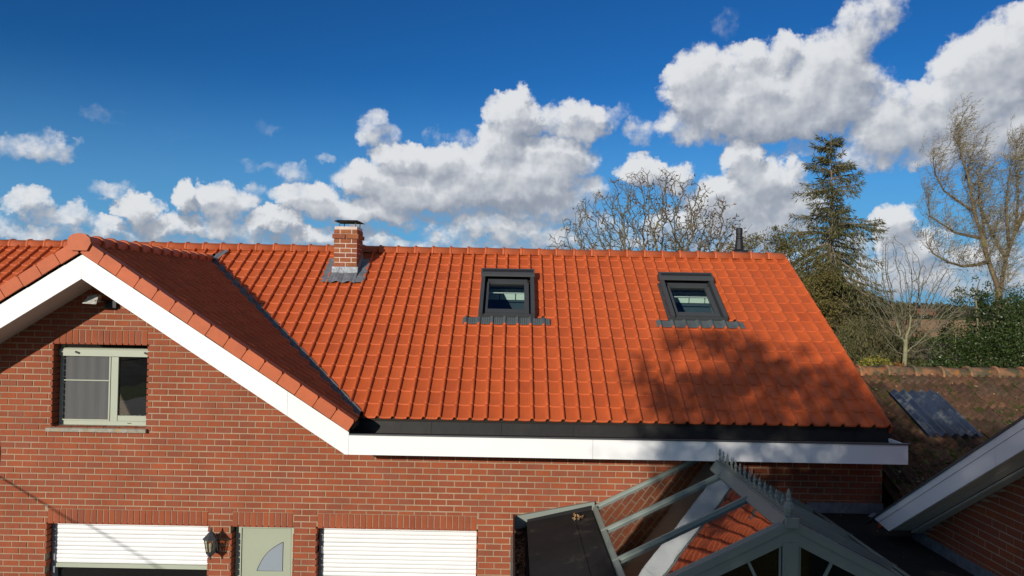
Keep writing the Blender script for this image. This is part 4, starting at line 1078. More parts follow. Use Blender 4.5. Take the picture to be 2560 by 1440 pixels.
for b in abr:
    lim = min(az_(b[0]), az_(b[1])) - .25
    if b[3] > lim:
        q = [(b[0], b[2]), (b[1], b[2]), (b[1], min(b[3], max(b[2] + .001, az_(b[1]) - .25))), (b[0], min(b[3], max(b[2] + .001, az_(b[0]) - .25)))]
        ast.prism([(AX, u_, v_) for u_, v_ in q], (.12, 0, 0)); continue
    vis = b[2] > 2.45 and b[0] > -3.4
    if vis and n_s < 290 and abs(b[1] - b[0] - (BL - .011)) < .002:
        o = link('brick', ame, awall); o.rotation_euler = (0, 0, R(-90)); o.location = (AX + rng.uniform(-.002, .003), (b[0] + b[1]) / 2, (b[2] + b[3]) / 2); n_s += 1
    elif b[2] > 1.6:
        ast.box(AX, AX + .12, b[0], b[1], b[2], b[3])
obj('brickwork', ast, BRICK, awall, kind='stuff')
obj('lead_flashing', MB().box(AX - .014, AX - .002, -6, AY0 + .02, 2.44, 2.555), LEAD, an)
BX = 4.12
def board(ya, yb, name='verge_board'):
    return obj(name, MB().prism([(BX, ya, az_(ya)), (BX, yb, az_(yb)), (BX, yb, az_(yb) - .245), (BX, ya - (.33 if ya > -1 else 0), az_(ya - (.33 if ya > -1 else 0)) - .245)], (.02, 0, 0)), WHITE, an)
board(-.81, -2.9); board(-2.903, -6.0)
obj('verge_trim', MB().prism([(BX - .014, -.62, az_(-.62) + .002), (BX - .014, -6, az_(-6) + .002), (BX - .014, -6, az_(-6) + .022), (BX - .014, -.62, az_(-.62) + .022)], (.05, 0, 0)), STEEL, an)
obj('verge_groove', MB().prism([(BX - .002, -.83, az_(-.83) - .075), (BX - .002, -6, az_(-6) - .075), (BX - .002, -6, az_(-6) - .079), (BX - .002, -.83, az_(-.83) - .079)], (.003, 0, 0)), STEEL, an)
sw_ = (AX - BX - .022 - .004) / 3
for j in range(3):
    xa = BX + .022 + j * sw_
    h = -.235 if j < 2 else -.26
    obj('soffit_board', MB().prism([(xa, -1.14, az_(-1.14) + h), (xa + sw_ - .008, -1.14, az_(-1.14) + h), (xa + sw_ - .008, -6, az_(-6) + h), (xa, -6, az_(-6) + h)], (0, 0, .02)), WHITE_DULL, an)
obj('roof', MB().prism([(BX + .03, -.84, az_(-.84) + .0), (9.0, -.84, az_(-.84) + .0), (9.0, -6, az_(-6) + .0), (BX + .03, -6, az_(-6) + .0)], (0, 0, -.12)).prism([(BX + .03, -6.001, az_(-6)), (9, -6.001, az_(-6)), (9, -9.5, az_(-6) - 2.1), (BX + .03, -9.5, az_(-6) - 2.1)], (0, 0, -.12)), TILE, an)
# right flat roof between conservatory, house and annex
rf2 = thing('low_flat_roof', 'dark low flat roof squeezed between conservatory, house wall and annex', 'flat roof', (4.1, -1.5, 0))
obj('membrane', MB().box(EX1 + .05, AX - .016, -6.0, -.03, 2.34, 2.438).box(AX - .016, 4.9, AY0 + .03, -.03, 2.34, 2.436), EPDM_F, rf2)
obj('wall_flashing', MB().box(EX1 - .1, 4.618, -.022, -.004, 2.44, 2.567), LEAD, rf2)
obj('supporting_wall', MB().box(EX1 + .06, 4.4, -5.9, -.05, 0, 2.33), CFRAME, rf2)
link('fallen_leaves', litter('fallen_leaves', 22, (3.9, 4.4), (-3.2, -.1), lambda x, y: 2.444, .035, DRYLEAF, 5, .05), kind='stuff')
bag = thing('plastic_scrap', 'crumpled pale plastic scrap on the low flat roof by the wall corner', 'scrap', (4.45, -.25, 2.45))
cb = MB(); ng = 6
cb.add([(4.36 + .22 * i / ng + rng.uniform(-.012, .012), -.36 + .18 * j / ng + rng.uniform(-.012, .012), 2.446 + rng.uniform(.0, .05)) for j in range(ng + 1) for i in range(ng + 1)],
       [(j * (ng + 1) + i, j * (ng + 1) + i + 1, (j + 1) * (ng + 1) + i + 1, (j + 1) * (ng + 1) + i) for j in range(ng) for i in range(ng)])
obj('sheet', cb, mat('grey_plastic', (.22, .25, .29), .4), bag)

# ------------------------------------------------------------------ mossy outbuilding
ob = thing('old_outbuilding', 'low old outbuilding with moss grown brown tiled roof beside the house end', 'outbuilding', (7.5, 1.5, 0))
OP = R(23.5); OY, OZ = 2.5, 3.955; oc, os_ = math.cos(OP), math.sin(OP)
OS = 3.75
M_O = frame((0, OY - OS * oc, OZ - OS * os_), (1, 0, 0), (0, oc, os_), (0, -os_, oc))
obj('wall', MB().box(4.70, 10.4, OY - OS * oc + .25, OY + 3.2, 0, OZ - OS * os_ - .02).box(4.72, 10.38, OY - .1, OY + .1, 2.4, OZ - .15), CH_BRICK, ob)
oroof = obj('roof', MB().prism([M_O @ Vector(p) for p in ((4.66, 0, -.06), (10.4, 0, -.06), (10.4, OS, -.06), (4.66, OS, -.06))], (0, 0, -.06)).prism([(4.66, OY, OZ - .06), (10.4, OY, OZ - .06), (10.4, OY + 3.5, OZ - .06 - 3.5 * os_ / oc), (4.66, OY + 3.5, OZ - .06 - 3.5 * os_ / oc)], (0, 0, -.06)), OLD_TILE, ob)
OW = .25; OL = .34
v = []; f = []; nx = 16
for s, h in ((0, -.012), (0.0, .030), (.05, .032), (.37, .008)):
    for j in range(nx + 1):
        x = OW * 1.03 * j / nx; ph = 2 * math.pi * 2 * x / OW
        v.append((x, s, h + .040 * (math.cos(ph) if math.cos(ph) > 0 else .45 * math.cos(ph)) * (1 if h > 0 or s > 0 else .6)))
for i in range(3):
    for j in range(nx): f.append((i * (nx + 1) + j, i * (nx + 1) + j + 1, (i + 1) * (nx + 1) + j + 1, (i + 1) * (nx + 1) + j))
ot = np_mesh('old_tile', np.array(v), np.array(f), OLD_TILE)
for p_ in ot.polygons: p_.use_smooth = p_.index >= nx
SHX = (5.57, 6.33); 
for r_ in range(11):
    for c_ in range(22):
        o = link('roof_tile', ot, oroof)
        o.matrix_basis = M_O @ Matrix.Translation((4.66 + c_ * OW + rng.uniform(-.006, .006), r_ * OL + rng.uniform(-.008, .008), rng.uniform(-.004, .008))) @ Matrix.Rotation(rng.uniform(-.012, .012), 4, 'Z') @ Matrix.Rotation(rng.uniform(-.01, .01), 4, 'X')
orm = ridge_mesh('old_ridge_tile', .125, .43, OLD_RIDGE, collar=.030, seg=10, drop=.03)
for i in range(12):
    o = link('ridge_tile', orm, oroof); o.location = (5.02 + i * .43, OY + rng.uniform(-.01, .01), OZ + .035 + rng.uniform(-.012, .006)); o.rotation_euler = (rng.uniform(-.03, .03), rng.uniform(-.02, .02), rng.uniform(-.015, .015))
# corrugated plastic light
cv = MB(); ncr = 60
def ow(x): return .028 * math.cos(2 * math.pi * x / .132)
s_a, s_b = (.78 - (OY - OS * oc)) / oc, (1.86 - (OY - OS * oc)) / oc
pa = []
for j in range(ncr + 1):
    x = SHX[0] + (SHX[1] - SHX[0]) * j / ncr; h = .090 + ow(x - SHX[0])
    pa.append((M_O @ Vector((x, s_a, h + .01)), M_O @ Vector((x, s_b, h))))
cv.add([p for q in pa for p in q], [(2 * j, 2 * j + 2, 2 * j + 3, 2 * j + 1) for j in range(ncr)])
obj('corrugated_sheet', cv, PVC, ob, label='bluish clear corrugated plastic sheet let into the mossy roof', smooth=True)
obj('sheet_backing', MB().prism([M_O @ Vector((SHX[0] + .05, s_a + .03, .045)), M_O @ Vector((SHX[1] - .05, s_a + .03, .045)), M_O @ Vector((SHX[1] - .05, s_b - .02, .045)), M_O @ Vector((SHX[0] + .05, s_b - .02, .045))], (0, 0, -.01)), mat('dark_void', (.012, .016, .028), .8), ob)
# moss lumps, leaves
r = np.random.RandomState(11); nm = 7500
ico = bmesh.new(); bmesh.ops.create_icosphere(ico, subdivisions=1, radius=1); IV = np.array([v.co[:] for v in ico.verts]); IF = np.array([[v.index for v in f.verts] for f in ico.faces]); ico.free()
V = []; Fq = []; cnt = 0
MA = np.array(M_O)
for i in range(nm):
    x = r.uniform(4.7, 10.2); s = r.uniform(.02, OS - .05)
    if SHX[0] - .02 < x < SHX[1] + .02 and s_a - .02 < s < s_b + .05 and r.rand() > .03: continue
    ph = ((x - 4.66) / (OW / 2)) % 1.0
    if not (.30 < ph < .72) and r.rand() < .75: continue
    if math.sin(x * 2.1 + s * 1.3) + math.sin(s * 3.1 - x * 1.7) + r.normal() * .8 < -.1: continue
    sz = r.uniform(.006, .019) * (1 + .3 * r.normal())
    p = IV * np.array([sz * r.uniform(.8, 1.2), sz * r.uniform(.9, 1.9), sz * .6]) + np.array([x, s, .016 + (.008 if .3 < ph < .7 else .04)])
    V.append(p @ MA[:3, :3].T + MA[:3, 3]); Fq.append(IF + cnt); cnt += len(IV)
link('moss', np_mesh('moss', np.concatenate(V), np.concatenate(Fq), MOSS, True), oroof, kind='stuff')
n = 240; xs_ = r.uniform(4.75, 10, n); ss = r.uniform(.05, OS, n)
pc = np.stack([xs_, ss, np.full(n, .062)], 1) @ MA[:3, :3].T + MA[:3, 3]
link('fallen_leaves', leaf_mesh('fallen_leaves', pc, np.stack([r.normal(size=n), r.normal(size=n), r.normal(size=n) * .3], 1), r.uniform(.03, .075, n), r.uniform(.02, .04, n), DRYLEAF), kind='stuff')
rub = MB()
for i in range(26):
    a = rng.uniform(.015, .045); c = (4.80 + rng.uniform(0, .24), OY + rng.uniform(-.14, .05), OZ + rng.uniform(-.05, .10)); rub.box(c[0] - a, c[0] + a, c[1] - a, c[1] + a, c[2] - a, c[2] + a * .7)
obj('mortar_rubble', rub, mat('old_mortar', (.30, .28, .25), .95, var=.3, vscale=20), oroof, kind='stuff')

# ------------------------------------------------------------------ trees and plants
def colonize(trunk, att, step, infl, kill, seed, iters=120, bias=(0, 0, 0), jit=.25):
    """space colonisation: trunk = list of points; att = attractor points. returns nodes, parents"""
    r = np.random.RandomState(seed)
    P = [np.array(p, float) for p in trunk]; par = [-1] + list(range(len(trunk) - 1))
    att = np.array(att, float); near = np.full(len(att), -1); nd = np.full(len(att), 1e9)
    def upd(lo):
        nonlocal near, nd
        A = np.array(P[lo:])
        if not len(A) or not len(att): return
        D = np.linalg.norm(att[:, None] - A[None], axis=2); j = D.argmin(1); d = D[np.arange(len(att)), j]
        m = d < nd; near[m] = j[m] + lo; nd[m] = d[m]
    upd(0); bias = np.array(bias, float); grown = {}
    for it in range(iters):
        act = nd < infl
        if not act.any(): break
        lo = len(P); ids = near[act]; dirs = att[act] - np.array(P)[ids]; dirs /= np.linalg.norm(dirs, axis=1, keepdims=True)
        for k_ in np.unique(ids):
            if grown.get(k_, 0) > 3: continue
            d = dirs[ids == k_].mean(0) + bias + r.normal(size=3) * jit; d /= (np.linalg.norm(d) + 1e-9)
            P.append(P[k_] + d * step); par.append(int(k_)); grown[k_] = grown.get(k_, 0) + 1
        if len(P) == lo: break
        upd(lo); keep = nd > kill
        att, near, nd = att[keep], near[keep], nd[keep]
        if not len(att): break
    return np.array(P), np.array(par)
def radii(P, par, tip, ex=2.4):
    n = len(P); acc = np.zeros(n); ch = np.zeros(n, int)
    for i in range(n):
        if par[i] >= 0: ch[par[i]] += 1
    for i in range(n - 1, -1, -1):
        if ch[i] == 0: acc[i] = tip ** ex
        if par[i] >= 0: acc[par[i]] += acc[i]
    return acc ** (1 / ex), ch
def segs_mesh(name, P, par, rad, sel, m, n=4):
    idx = [i for i in range(len(P)) if par[i] >= 0 and sel[i]]
    V = []; F = []; c = 0
    for i in idx:
        a, b = P[par[i]], P[i]; t = b - a; L = np.linalg.norm(t)
        if L < 1e-6: continue
        t = t / L; ref = np.array([.3, .85, .4]) if abs(t @ np.array([.3, .85, .4])) < .9 else np.array([1., 0, 0])
        s = np.cross(t, ref); s /= np.linalg.norm(s); u = np.cross(t, s)
        ra = min(rad[par[i]], rad[i] * 1.35); rb = rad[i]
        for q, rr in ((a - t * rr0(ra), ra), (b, rb)):
            for k in range(n):
                w = 2 * math.pi * k / n; V.append(q + (s * math.cos(w) + u * math.sin(w)) * rr)
        for k in range(n): F.append((c + k, c + (k + 1) % n, c + n + (k + 1) % n, c + n + k))
        c += 2 * n
    return np_mesh(name, np.array(V), np.array(F), m, True)
def rr0(r_): return r_ * .5
def ellipsoid_pts(n, c, rad, seed, shell=.0, zmin=None, noise=.0):
    r = np.random.RandomState(seed); out = []
    while len(out) < n:
        p = r.uniform(-1, 1, 3); l = np.linalg.norm(p)
        if l > 1 or l < shell: continue
        q = np.array(c) + p * np.array(rad)
        if zmin and q[2] < zmin: continue
        out.append(q)
    return np.array(out)
def wood(th, P, par, tip, bark, twig, thick=.03, ex=2.4, ntr=7):
    rad, ch = radii(P, par, tip, ex)
    link('trunk', segs_mesh('trunk', P, par, rad, rad >= thick, bark, ntr), th)
    link('crown', segs_mesh('crown', P, par, rad, rad < thick, twig, 4), th)
    return rad, ch

# walnut behind the ridge
tw = thing('walnut_tree', 'bare wide crowned tree with a few brown leaves behind the roof ridge', 'tree', (4.7, 15.8, 0))
att = np.concatenate([ellipsoid_pts(2600, (4.6, 15.8, 6.3), (3.5, 2.8, 3.25), 5, .3, 5.2), ellipsoid_pts(330, (2.2, 15.6, 6.2), (1.7, 1.5, 1.25), 6, .2), ellipsoid_pts(300, (7.0, 15.6, 6.8), (1.6, 1.6, 1.25), 8, .2)])
P, par = colonize([(4.7, 15.8, 0), (4.7, 15.8, 1.0), (4.72, 15.8, 2.0), (4.7, 15.8, 3.0), (4.75, 15.8, 3.9)], att, .15, 2.6, .21, 3, jit=.32, bias=(0, 0, .12))
rad, ch = wood(tw, P, par, .0085, BARK, mat('walnut_twig', (.135, .115, .075), .95, var=.25, vscale=3), .028, 2.5)
# short crooked spurs at the tips
tips = np.where(rad < .018)[0]; r = np.random.RandomState(4)
V = []; pr = []
sel = r.choice(tips, min(len(tips), 2600), replace=True)
SP_P = []; SP_par = []
for i in sel:
    a = P[i]; d = (P[i] - P[par[i]]); d = d / np.linalg.norm(d) + r.normal(size=3) * .75; d[2] += .25; d /= np.linalg.norm(d)
    k0 = len(SP_P); SP_P += [a, a + d * .10, a + d * .10 + (d + r.normal(size=3) * .5) * .09]; SP_par += [-1, k0, k0 + 1]
SP_P = np.array(SP_P); SP_par = np.array(SP_par)
link('twigs', segs_mesh('twigs', SP_P, SP_par, np.full(len(SP_P), .0065), np.ones(len(SP_P), bool), MATS['walnut_twig'], 3), tw)
right = tips[P[tips, 0] > 4.2]; pick = np.concatenate([r.choice(right, 800), r.choice(tips, 420)])
link('leaves', leaf_mesh('leaves', P[pick] + r.normal(size=(len(pick), 3)) * .06, r.normal(size=(len(pick), 3)) + np.array([.5, 0, -.5]), r.uniform(.09, .17, len(pick)), .055, LEAF_B), tw)

# spruce
def spruce(base, top, zlo, Lmax, seed, label, nm='spruce_tree', lean=0.0):
    r = np.random.RandomState(seed); H = top[2]
    th = thing(nm, label, 'tree', base)
    def tp(z): t = z / H; return np.array([base[0] + (top[0] - base[0]) * t + .05 * math.sin(z * 1.1), base[1], z])
    mb = MB(); zs = np.linspace(0, H, 26); mb.tube([tp(z) for z in zs], [max(.010, .16 * (1 - z / H) ** .85) for z in zs], 8); obj('trunk', mb, BARK_S, th, smooth=True)
    C = []; D = []; LL = []; bp = []; bpar = []; br = []
    z = zlo
    while z < H - .12:
        t = (H - z); Lz = min(Lmax, .30 + .44 * t ** .90)
        for k in range(r.randint(4, 7) if t < 4 else r.randint(6, 9)):
            if r.rand() < (.14 if t < 4.3 else .06): continue
            a = r.uniform(0, 2 * math.pi); L = Lz * (r.uniform(.35, 1.1) if t < 4.3 else r.uniform(.5, 1.1))
            if r.rand() < .10: L *= 1.25
            up0 = r.uniform(.15, .55) if t < 3 else r.uniform(-.25, .30)
            n = max(5, int(L / .085)); p = tp(z + r.uniform(-.08, .08)); prev = len(bp); bp.append(p); bpar.append(-1); br.append(.012 + .010 * L)
            for j in range(1, n + 1):
                u = j / n; sl = up0 - .75 * math.sin(u * 2.4) * (L / 2) ** .5 * .75 + (.9 * max(0, u - .7)) 
                d = np.array([math.cos(a), math.sin(a), sl]); d /= np.linalg.norm(d); p = p + d * L / n
                bp.append(p); bpar.append(len(bp) - 2); br.append((.012 + .010 * L) * (1 - u) + .005)
                dens = 7 if u > .2 or L < .5 else 2
                side = np.cross(d, [0, 0, 1.])
                for q in range(3 * dens + 6 if t > 4.3 else dens + 9):
                    sd_ = r.uniform(-1, 1); off = side * sd_ * (.10 + .16 * math.sin(min(1, u * 1.1) * math.pi)) * min(1, L) * (1 if t > 4.3 else .75) + d * r.uniform(-.04, .04)
                    hang = r.uniform(0, .40) * (min(1, t / 4)) if r.rand() < .55 else 0
                    C.append(p + off + np.array([0, 0, -hang])); dd = d * r.uniform(.2, 1) + side * sd_ * .8 + np.array([0, 0, r.uniform(-.9, .25) - hang * 3.0]) + r.normal(size=3) * .25
                    D.append(dd); LL.append(r.uniform(.09, .20))
        z += r.uniform(.15, .25) if t < 4.3 else r.uniform(.10, .16)
    # leader tuft
    for k in range(50):
        C.append(tp(H - r.uniform(0, .5))); D.append(np.array([r.normal() * .7, r.normal() * .7, r.uniform(.1, 1)])); LL.append(r.uniform(.08, .16))
    link('branches', segs_mesh('branches', np.array(bp), np.array(bpar), np.array(br), np.ones(len(bp), bool), BARK_S, 4), th)
    link('crown', leaf_mesh('crown', np.array(C), np.array(D), np.array(LL), np.array(LL) * .16, NEEDLE, fold=.15, seed=seed), th)
    return th, tp
sp_t, tp = spruce((9.28, 12.8, 0), (9.48, 12.8, 10.15), 2.2, 2.3, 21, 'tall thin dark green spruce standing right of the roof end')
# one broken dead limb
obj('broken_limb', MB().tube([(9.25, 12.75, 4.85), (9.55, 12.4, 4.88), (9.85, 12.2, 4.62), (10.0, 12.1, 4.35)], [.05, .045, .03, .012], 6), BARK_P, sp_t)

# bushes made of leaf clumps on real stems
def bush(name, label, cat, base, blobs, nleaf, L, W, m, seed, stem=None, group=None, up=.1, hang=0.0, spread=1.0):
    r = np.random.RandomState(seed); th = thing(name, label, cat, base, group)
    sm = MB(); vol = np.array([b[3] * b[4] * b[5] for b in blobs]); vol = vol / vol.sum(); C = []; D = []
    for bi, (x, y, z, rx, ry, rz) in enumerate(blobs):
        sm.tube([base, (np.array(base) * .5 + np.array([x, y, z]) * .5) + r.normal(size=3) * .1, (x, y, z), (x + r.normal() * .2 * rx, y, z + rz * .9)], [.05, .035, .02, .008], 5)
        n = int(nleaf * vol[bi]); ncl = max(6, n // 26)
        for c in range(ncl):
            d = r.normal(size=3); d /= np.linalg.norm(d); rad = r.uniform(.55, 1.05) ** .6
            cc = np.array([x, y, z]) + d * np.array([rx, ry, rz]) * rad; cr = r.uniform(.10, .24) * (rx + rz) * .5 * spread
            k = n // ncl; q = r.normal(size=(k, 3)) * cr * .55; q[:, 2] -= hang * np.abs(r.normal(size=k)) * cr
            C.append(cc + q); D.append(q / (cr + 1e-6) * .5 + d * .5 + r.normal(size=(k, 3)) * .5 + np.array([0, 0, up]))
    obj('stems', sm, stem or BARK, th, smooth=True)
    C = np.concatenate(C); D = np.concatenate(D); D[np.isnan(D)] = .1
    link('crown', leaf_mesh('crown', C, D, r.uniform(L * .6, L * 1.3, len(C)), r.uniform(W * .7, W * 1.2, len(C)), m, seed=seed), th)
    return th
bush('holly_bush', 'big glossy dark green holly bush at the right edge of the picture', 'bush', (11.0, 8.4, 0),
     [(11.1, 8.2, 3.0, 1.25, 1.2, 1.7), (12.1, 8.6, 3.2, 1.2, 1.2, 1.6), (10.4, 8.0, 2.7, .75, .9, 1.4), (11.0, 8.3, 4.6, .8, .7, .8), (11.8, 8.5, 4.6, .8, .8, .75), (12.7, 8.7, 4.3, 1.0, 1.0, 1.2), (10.35, 8.1, 4.05, .5, .5, .5), (10.95, 8.3, 5.35, .42, .4, .40), (11.5, 8.4, 5.2, .4, .4, .3)],
     52000, .062, .036, LEAF_H, 31)
bush('leafy_shrub', 'loose olive green shrub crown between the bare tree and the spruce', 'shrub', (7.3, 11.2, 0),
     [(6.9, 11.0, 6.3, .75, .8, .75), (7.7, 11.2, 6.0, .8, .8, .9), (6.5, 11.0, 5.6, .6, .7, .6), (8.3, 11.2, 5.2, .7, .7, 1.0), (7.3, 11.0, 5.0, 1.1, .9, 1.0), (8.2, 11.4, 4.0, 1.1, .9, 1.2), (7.4, 11.0, 6.85, .5, .5, .35), (6.2, 11.0, 6.4, .4, .5, .35)], 26000, .065, .030, LEAF_OL, 33)
bush('weeping_conifer', 'low drooping grey green conifer under the spruce', 'shrub', (9.3, 9.6, 0),
     [(9.0, 9.6, 4.1, .75, .8, .75), (9.6, 9.6, 3.7, .8, .8, .8), (8.4, 9.4, 3.5, .7, .7, .8), (9.1, 9.4, 3.2, 1.0, .8, .8), (10.2, 9.8, 4.3, .45, .6, .4), (9.9, 9.7, 4.9, .35, .5, .30)], 26000, .12, .016, NEEDLE, 35, up=-.9, hang=1.8)
bush('yellow_shrub', 'small yellow green autumn shrub behind the old ridge tiles', 'shrub', (7.7, 6.6, 0),
     [(7.75, 6.6, 3.55, .35, .4, .38), (7.35, 6.6, 3.4, .35, .4, .30), (8.1, 6.6, 3.3, .3, .4, .3)], 3200, .055, .035, LEAF_Y, 37)
bush('orange_shrub', 'little orange brown shrub beside the yellow one', 'shrub', (8.35, 6.9, 0), [(8.35, 6.9, 3.5, .28, .3, .28)], 900, .05, .035, LEAF_O, 39)
bush('green_undergrowth', 'low green undergrowth at the foot of the pale bare tree', 'shrub', (9.0, 8.6, 0),
     [(8.8, 8.8, 2.9, .6, .6, .55), (9.5, 9.0, 2.6, .5, .6, .4), (8.2, 8.6, 3.0, .5, .5, .5)], 5200, .07, .04, LEAF_G, 41)

# willows: skeleton limbs, then fine upward twigs blown to the right
def willow(label, limbs, seed, base, ntw=420, group=None, dens=1.0):
    r = np.random.RandomState(seed); th = thing('willow_tree', label, 'tree', base, group)
    tr = MB(); P = []; par = []; rad = []; C = []; D = []
    for pts, r0, r1 in limbs:
        pts = [np.array(p, float) for p in pts]; n = len(pts)
        tr.tube(pts, [r0 + (r1 - r0) * (i / (n - 1)) ** .8 for i in range(n)], 7)
        L = sum(np.linalg.norm(pts[i + 1] - pts[i]) for i in range(n - 1)); k = int(L * 13 * dens)
        for q in range(k):
            u = (q + r.rand()) / k
            if u * L < .9 and r0 > .12: continue
            f_ = u * (n - 1); i = min(int(f_), n - 2); p = pts[i] + (pts[i + 1] - pts[i]) * (f_ - i); t = pts[i + 1] - pts[i]; t /= np.linalg.norm(t)
            a = r.normal(size=3); a -= t * (a @ t); a /= np.linalg.norm(a); d = t * .75 + a * .75 + np.array([0, 0, .35]); d /= np.linalg.norm(d)
            Lb = r.uniform(.5, 1.5) * (1.15 - .45 * u); m_ = int(Lb / .11)
            k0 = len(P); P.append(p); par.append(-1); rad.append(.008)
            for j in range(m_):
                d = d + np.array([.05 * (j / m_) + .01, 0, .10]) + r.normal(size=3) * .055; d /= np.linalg.norm(d)
                p = p + d * Lb / m_; P.append(p); par.append(len(P) - 2); rad.append(.0065 * (1 - j / m_) + .003)
                for _ in range(r.randint(0, 3)):
                    e = d * .7 + r.normal(size=3) * .45 + np.array([.25, 0, .15]); e /= np.linalg.norm(e); pp = p; k1 = len(P); P.append(pp); par.append(-1); rad.append(.004)
                    for s_ in range(4):
                        e = e + np.array([.09, 0, .02]) + r.normal(size=3) * .06; e /= np.linalg.norm(e); pp = pp + e * r.uniform(.06, .12); P.append(pp); par.append(len(P) - 2); rad.append(.0026)
                        if r.rand() < .55: C.append(pp); D.append(e * .6 + np.array([.6, .1, -.05]) + r.normal(size=3) * .35)
    obj('trunk', tr, BARK_W, th, smooth=True)
    link('crown', segs_mesh('crown', np.array(P), np.array(par), np.array(rad), np.ones(len(P), bool), TWIG_W, 3), th)
    link('leaves', leaf_mesh('leaves', np.array(C), np.array(D), r.uniform(.07, .13, len(C)), .022, LEAF_W, seed=seed), th)
Y0 = 14.8
willow('leaning willow with wind blown twigs, the left one of the two', [
    ([(16.0, Y0, 0), (15.9, Y0, 3), (15.75, Y0, 5.7), (15.40, Y0, 6.65), (15.23, Y0, 7.3), (14.88, Y0 - .1, 8.2), (14.65, Y0 - .2, 9.2), (14.42, Y0 - .2, 9.9), (14.38, Y0 - .1, 10.4), (14.50, Y0, 10.85)], .115, .006),
    ([(15.23, Y0, 7.3), (14.6, Y0 + .4, 7.5), (13.9, Y0 + .7, 8.1), (13.9, Y0 + .8, 8.9)], .06, .012),
    ([(15.45, Y0, 6.55), (14.9, Y0 - .25, 6.42), (14.3, Y0 - .5, 6.35), (13.6, Y0 - .9, 6.45), (13.0, Y0 - 1.1, 6.7), (12.75, Y0 - 1.2, 7.0)], .07, .012),
    ([(15.33, Y0, 7.0), (15.42, Y0 + .3, 8.0), (15.35, Y0 + .4, 8.8), (15.5, Y0 + .5, 9.4)], .06, .012),
    ([(14.88, Y0, 8.2), (14.2, Y0 + .4, 8.9), (13.95, Y0 + .5, 9.5), (13.95, Y0 + .6, 10.0)], .045, .010),
    ([(14.65, Y0, 9.2), (14.95, Y0 + .3, 9.7), (15.05, Y0 + .3, 10.1)], .035, .010)], 51, (16.0, Y0, 0))
willow('willow with forked trunk at the right edge, the right one of the two', [
    ([(16.3, Y0 + .3, 0), (16.1, Y0 + .3, 3), (16.0, Y0 + .3, 5.5), (16.18, Y0 + .3, 6.6), (16.5, Y0 + .3, 7.6), (16.6, Y0 + .3, 8.8), (16.55, Y0 + .4, 9.8), (16.6, Y0 + .4, 10.6)], .115, .006),
    ([(16.18, Y0 + .3, 6.7), (15.85, Y0 + .6, 7.7), (15.6, Y0 + .8, 8.6), (15.65, Y0 + .9, 9.5)], .06, .012),
    ([(16.5, Y0 + .3, 7.6), (16.95, Y0 + .2, 8.6), (17.2, Y0 + .2, 9.5), (17.1, Y0, 10.2)], .08, .012),
    ([(16.3, Y0 + .3, 7.0), (16.0, Y0, 8.2), (16.05, Y0, 9.1), (16.2, Y0, 9.9)], .05, .012)], 53, (16.3, Y0 + .3, 0))

# pale bare fruit tree
bt = thing('bare_fruit_tree', 'small leafless tree with pale lichen grey branches beside the holly', 'tree', (9.0, 7.8, 0))
att = np.concatenate([ellipsoid_pts(900, (8.75, 7.8, 5.4), (.75, .8, 1.25), 61, .3), ellipsoid_pts(800, (9.7, 7.8, 5.2), (.75, .8, 1.0), 62, .3), ellipsoid_pts(90, (10.2, 7.8, 5.3), (.6, .5, .55), 63, .2), ellipsoid_pts(60, (9.3, 7.8, 4.1), (.9, .7, .35), 64, .2)])
P, par = colonize([(9.02, 7.8, 0), (9.02, 7.8, 1.5), (9.0, 7.8, 2.6), (8.98, 7.8, 3.3), (9.03, 7.8, 3.9), (9.04, 7.8, 4.2)], att, .085, 1.4, .10, 9, bias=(0, 0, .45), jit=.16)
wood(bt, P, par, .0034, BARK_P, mat('pale_twig', (.15, .135, .085), .95, var=.2), .02, 2.32)

# small far things: hedge lines, trees, a brick hut
def far_tree(x, y, h, w_, seed, label):
    th = thing('distant_tree', label, 'tree', (x, y, 0), 'distant trees on the field edge')
    r = np.random.RandomState(seed)
    obj('trunk', MB().tube([(x, y, 0), (x, y, h * .5)], [h * .03, h * .015], 5), BARK, th)
    n = 700; p = r.normal(size=(n, 3)); p /= np.linalg.norm(p, axis=1, keepdims=True); p *= r.rand(n, 1) ** .45
    c = np.array([x, y, h * .58]) + p * np.array([w_ / 2, w_ / 2, h * .42])
    link('crown', leaf_mesh('crown', c, p + r.normal(size=(n, 3)) * .5 + np.array([0, 0, .5]), h * .11, h * .045, FARWOOD, seed=seed), th)
far_tree(140, 260, 7.2, 8, 71, 'round bare distant tree behind the pale fruit tree')
far_tree(163, 270, 6.4, 9, 72, 'broad bare distant tree left of the holly bush')
far_tree(120, 280, 4.5, 10, 73, 'low distant tree at the left end of the far hedge')
far_tree(188, 290, 5, 10, 74, 'low distant tree mostly behind the holly bush')
hut = thing('brick_hut', 'tiny distant brick hut with a pale door out in the fields', 'hut', (211, 372, 0))
obj('wall', MB().box(206, 217, 370, 376, 0, 3.0), mat('far_brick', (.22, .085, .045), .9, var=.2), hut)
obj('roof', MB().prism([(205.5, 369.5, 3.0), (205.5, 376.5, 3.0), (205.5, 373, 4.6)], (12, 0, 0)), mat('far_roof', (.20, .09, .05), .9), hut)
obj('door', MB().box(210.4, 211.8, 369.9, 370, 0, 2.3), WHITE_DULL, hut)
r = np.random.RandomState(77); n = 9000
x = r.uniform(-250, 620, n); y = 560 + r.normal(size=n) * 10 + 20 * np.sin(x * .01); hh = 3.5 + 3 * np.sin(x * .021) + 2 * np.sin(x * .083 + 1); z = r.rand(n) * np.clip(hh, 1.5, 9)
link('far_wood', leaf_mesh('far_wood', np.stack([x, y, z], 1), r.normal(size=(n, 3)) + np.array([0, 0, .6]), 5.0, 3.0, FARWOOD), kind='stuff')
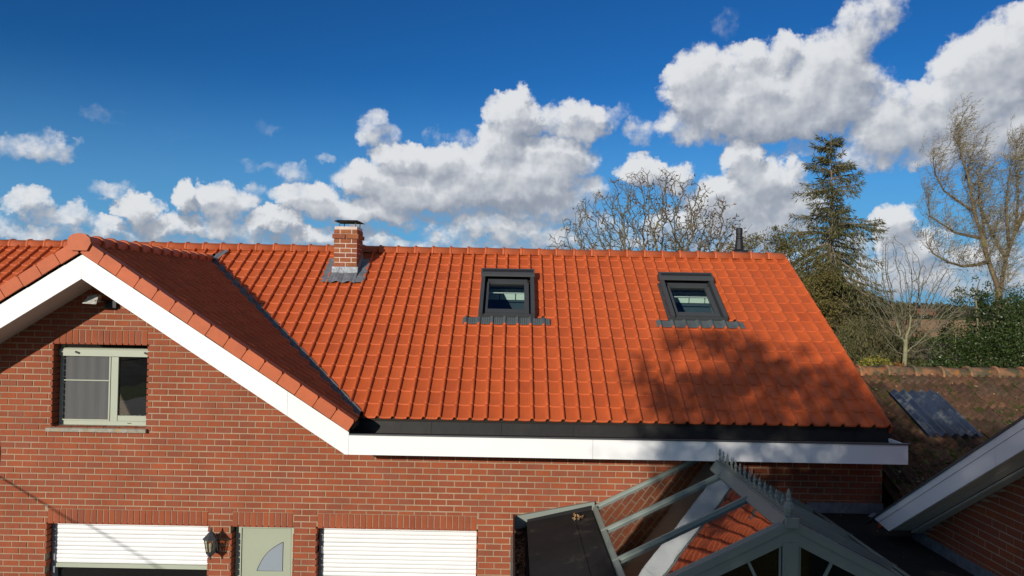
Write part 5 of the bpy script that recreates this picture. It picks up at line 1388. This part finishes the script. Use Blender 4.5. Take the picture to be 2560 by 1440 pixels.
n = 4200; x = r.uniform(60, 330, n); y = 330 + r.normal(size=n) * 2; z = r.rand(n) * 1.6
link('field_hedge', leaf_mesh('field_hedge', np.stack([x, y, z], 1), r.normal(size=(n, 3)) + np.array([0, 0, .6]), 1.6, .9, FARWOOD), kind='stuff')
# rough grass and weeds between the trees
n = 16000; x = r.uniform(6, 34, n); y = r.uniform(9, 60, n)
link('rough_grass', leaf_mesh('rough_grass', np.stack([x, y, np.zeros(n)], 1), np.stack([r.normal(size=n) * .4, r.normal(size=n) * .4, np.ones(n)], 1), r.uniform(.2, .7, n), .05, LEAF_G), kind='stuff')

# big garden tree behind the camera: its crown shades the right end of the house
bush('garden_tree', 'leafy garden tree in front of the house casting shade on its right end', 'tree', (-2.9, -16.2, 0),
     [(-4.2, -16.0, 7.95, 1.5, 1.4, 1.1), (-2.4, -16.2, 7.0, 1.8, 1.5, 1.2), (-.6, -16.4, 7.0, 1.7, 1.5, 1.2), (-3.4, -16.2, 6.2, 2.0, 1.5, 1.3), (-1.6, -16.0, 5.7, 2.0, 1.5, 1.3), (.6, -16.4, 6.2, 1.5, 1.4, 1.6), (-5.35, -15.8, 9.05, .8, .7, .6), (-4.35, -16, 6.4, 1.0, .9, .8), (1.3, -16.3, 6.9, 1.4, 1.2, 1.1), (-2.6, -16, 5.0, 1.7, 1.3, 1.0), (.4, -16.2, 5.0, 1.6, 1.3, 1.0)], 60000, .13, .085, LEAF_G, 81, spread=1.5)

# overhead supply cable from a street pole to the gable, left of the picture; its thin shadow crosses wall and shutter
up = thing('utility_pole', 'wooden utility pole by the road in front of the house', 'pole', (-7.36, -20.0, 0))
obj('post', MB().tube([(-7.36, -20, 0), (-7.36, -20, 4.3)], [.13, .10], 10), BARK, up)
tag(obj('overhead_cable', MB().tube([(-8.0, -.03, 3.64), (-7.84, -5, 3.63), (-7.68, -10, 3.625), (-7.52, -15, 3.63), (-7.36, -19.9, 3.65)], .011, 6), BLACK), 'black overhead cable running from the pole to the gable end', 'cable')
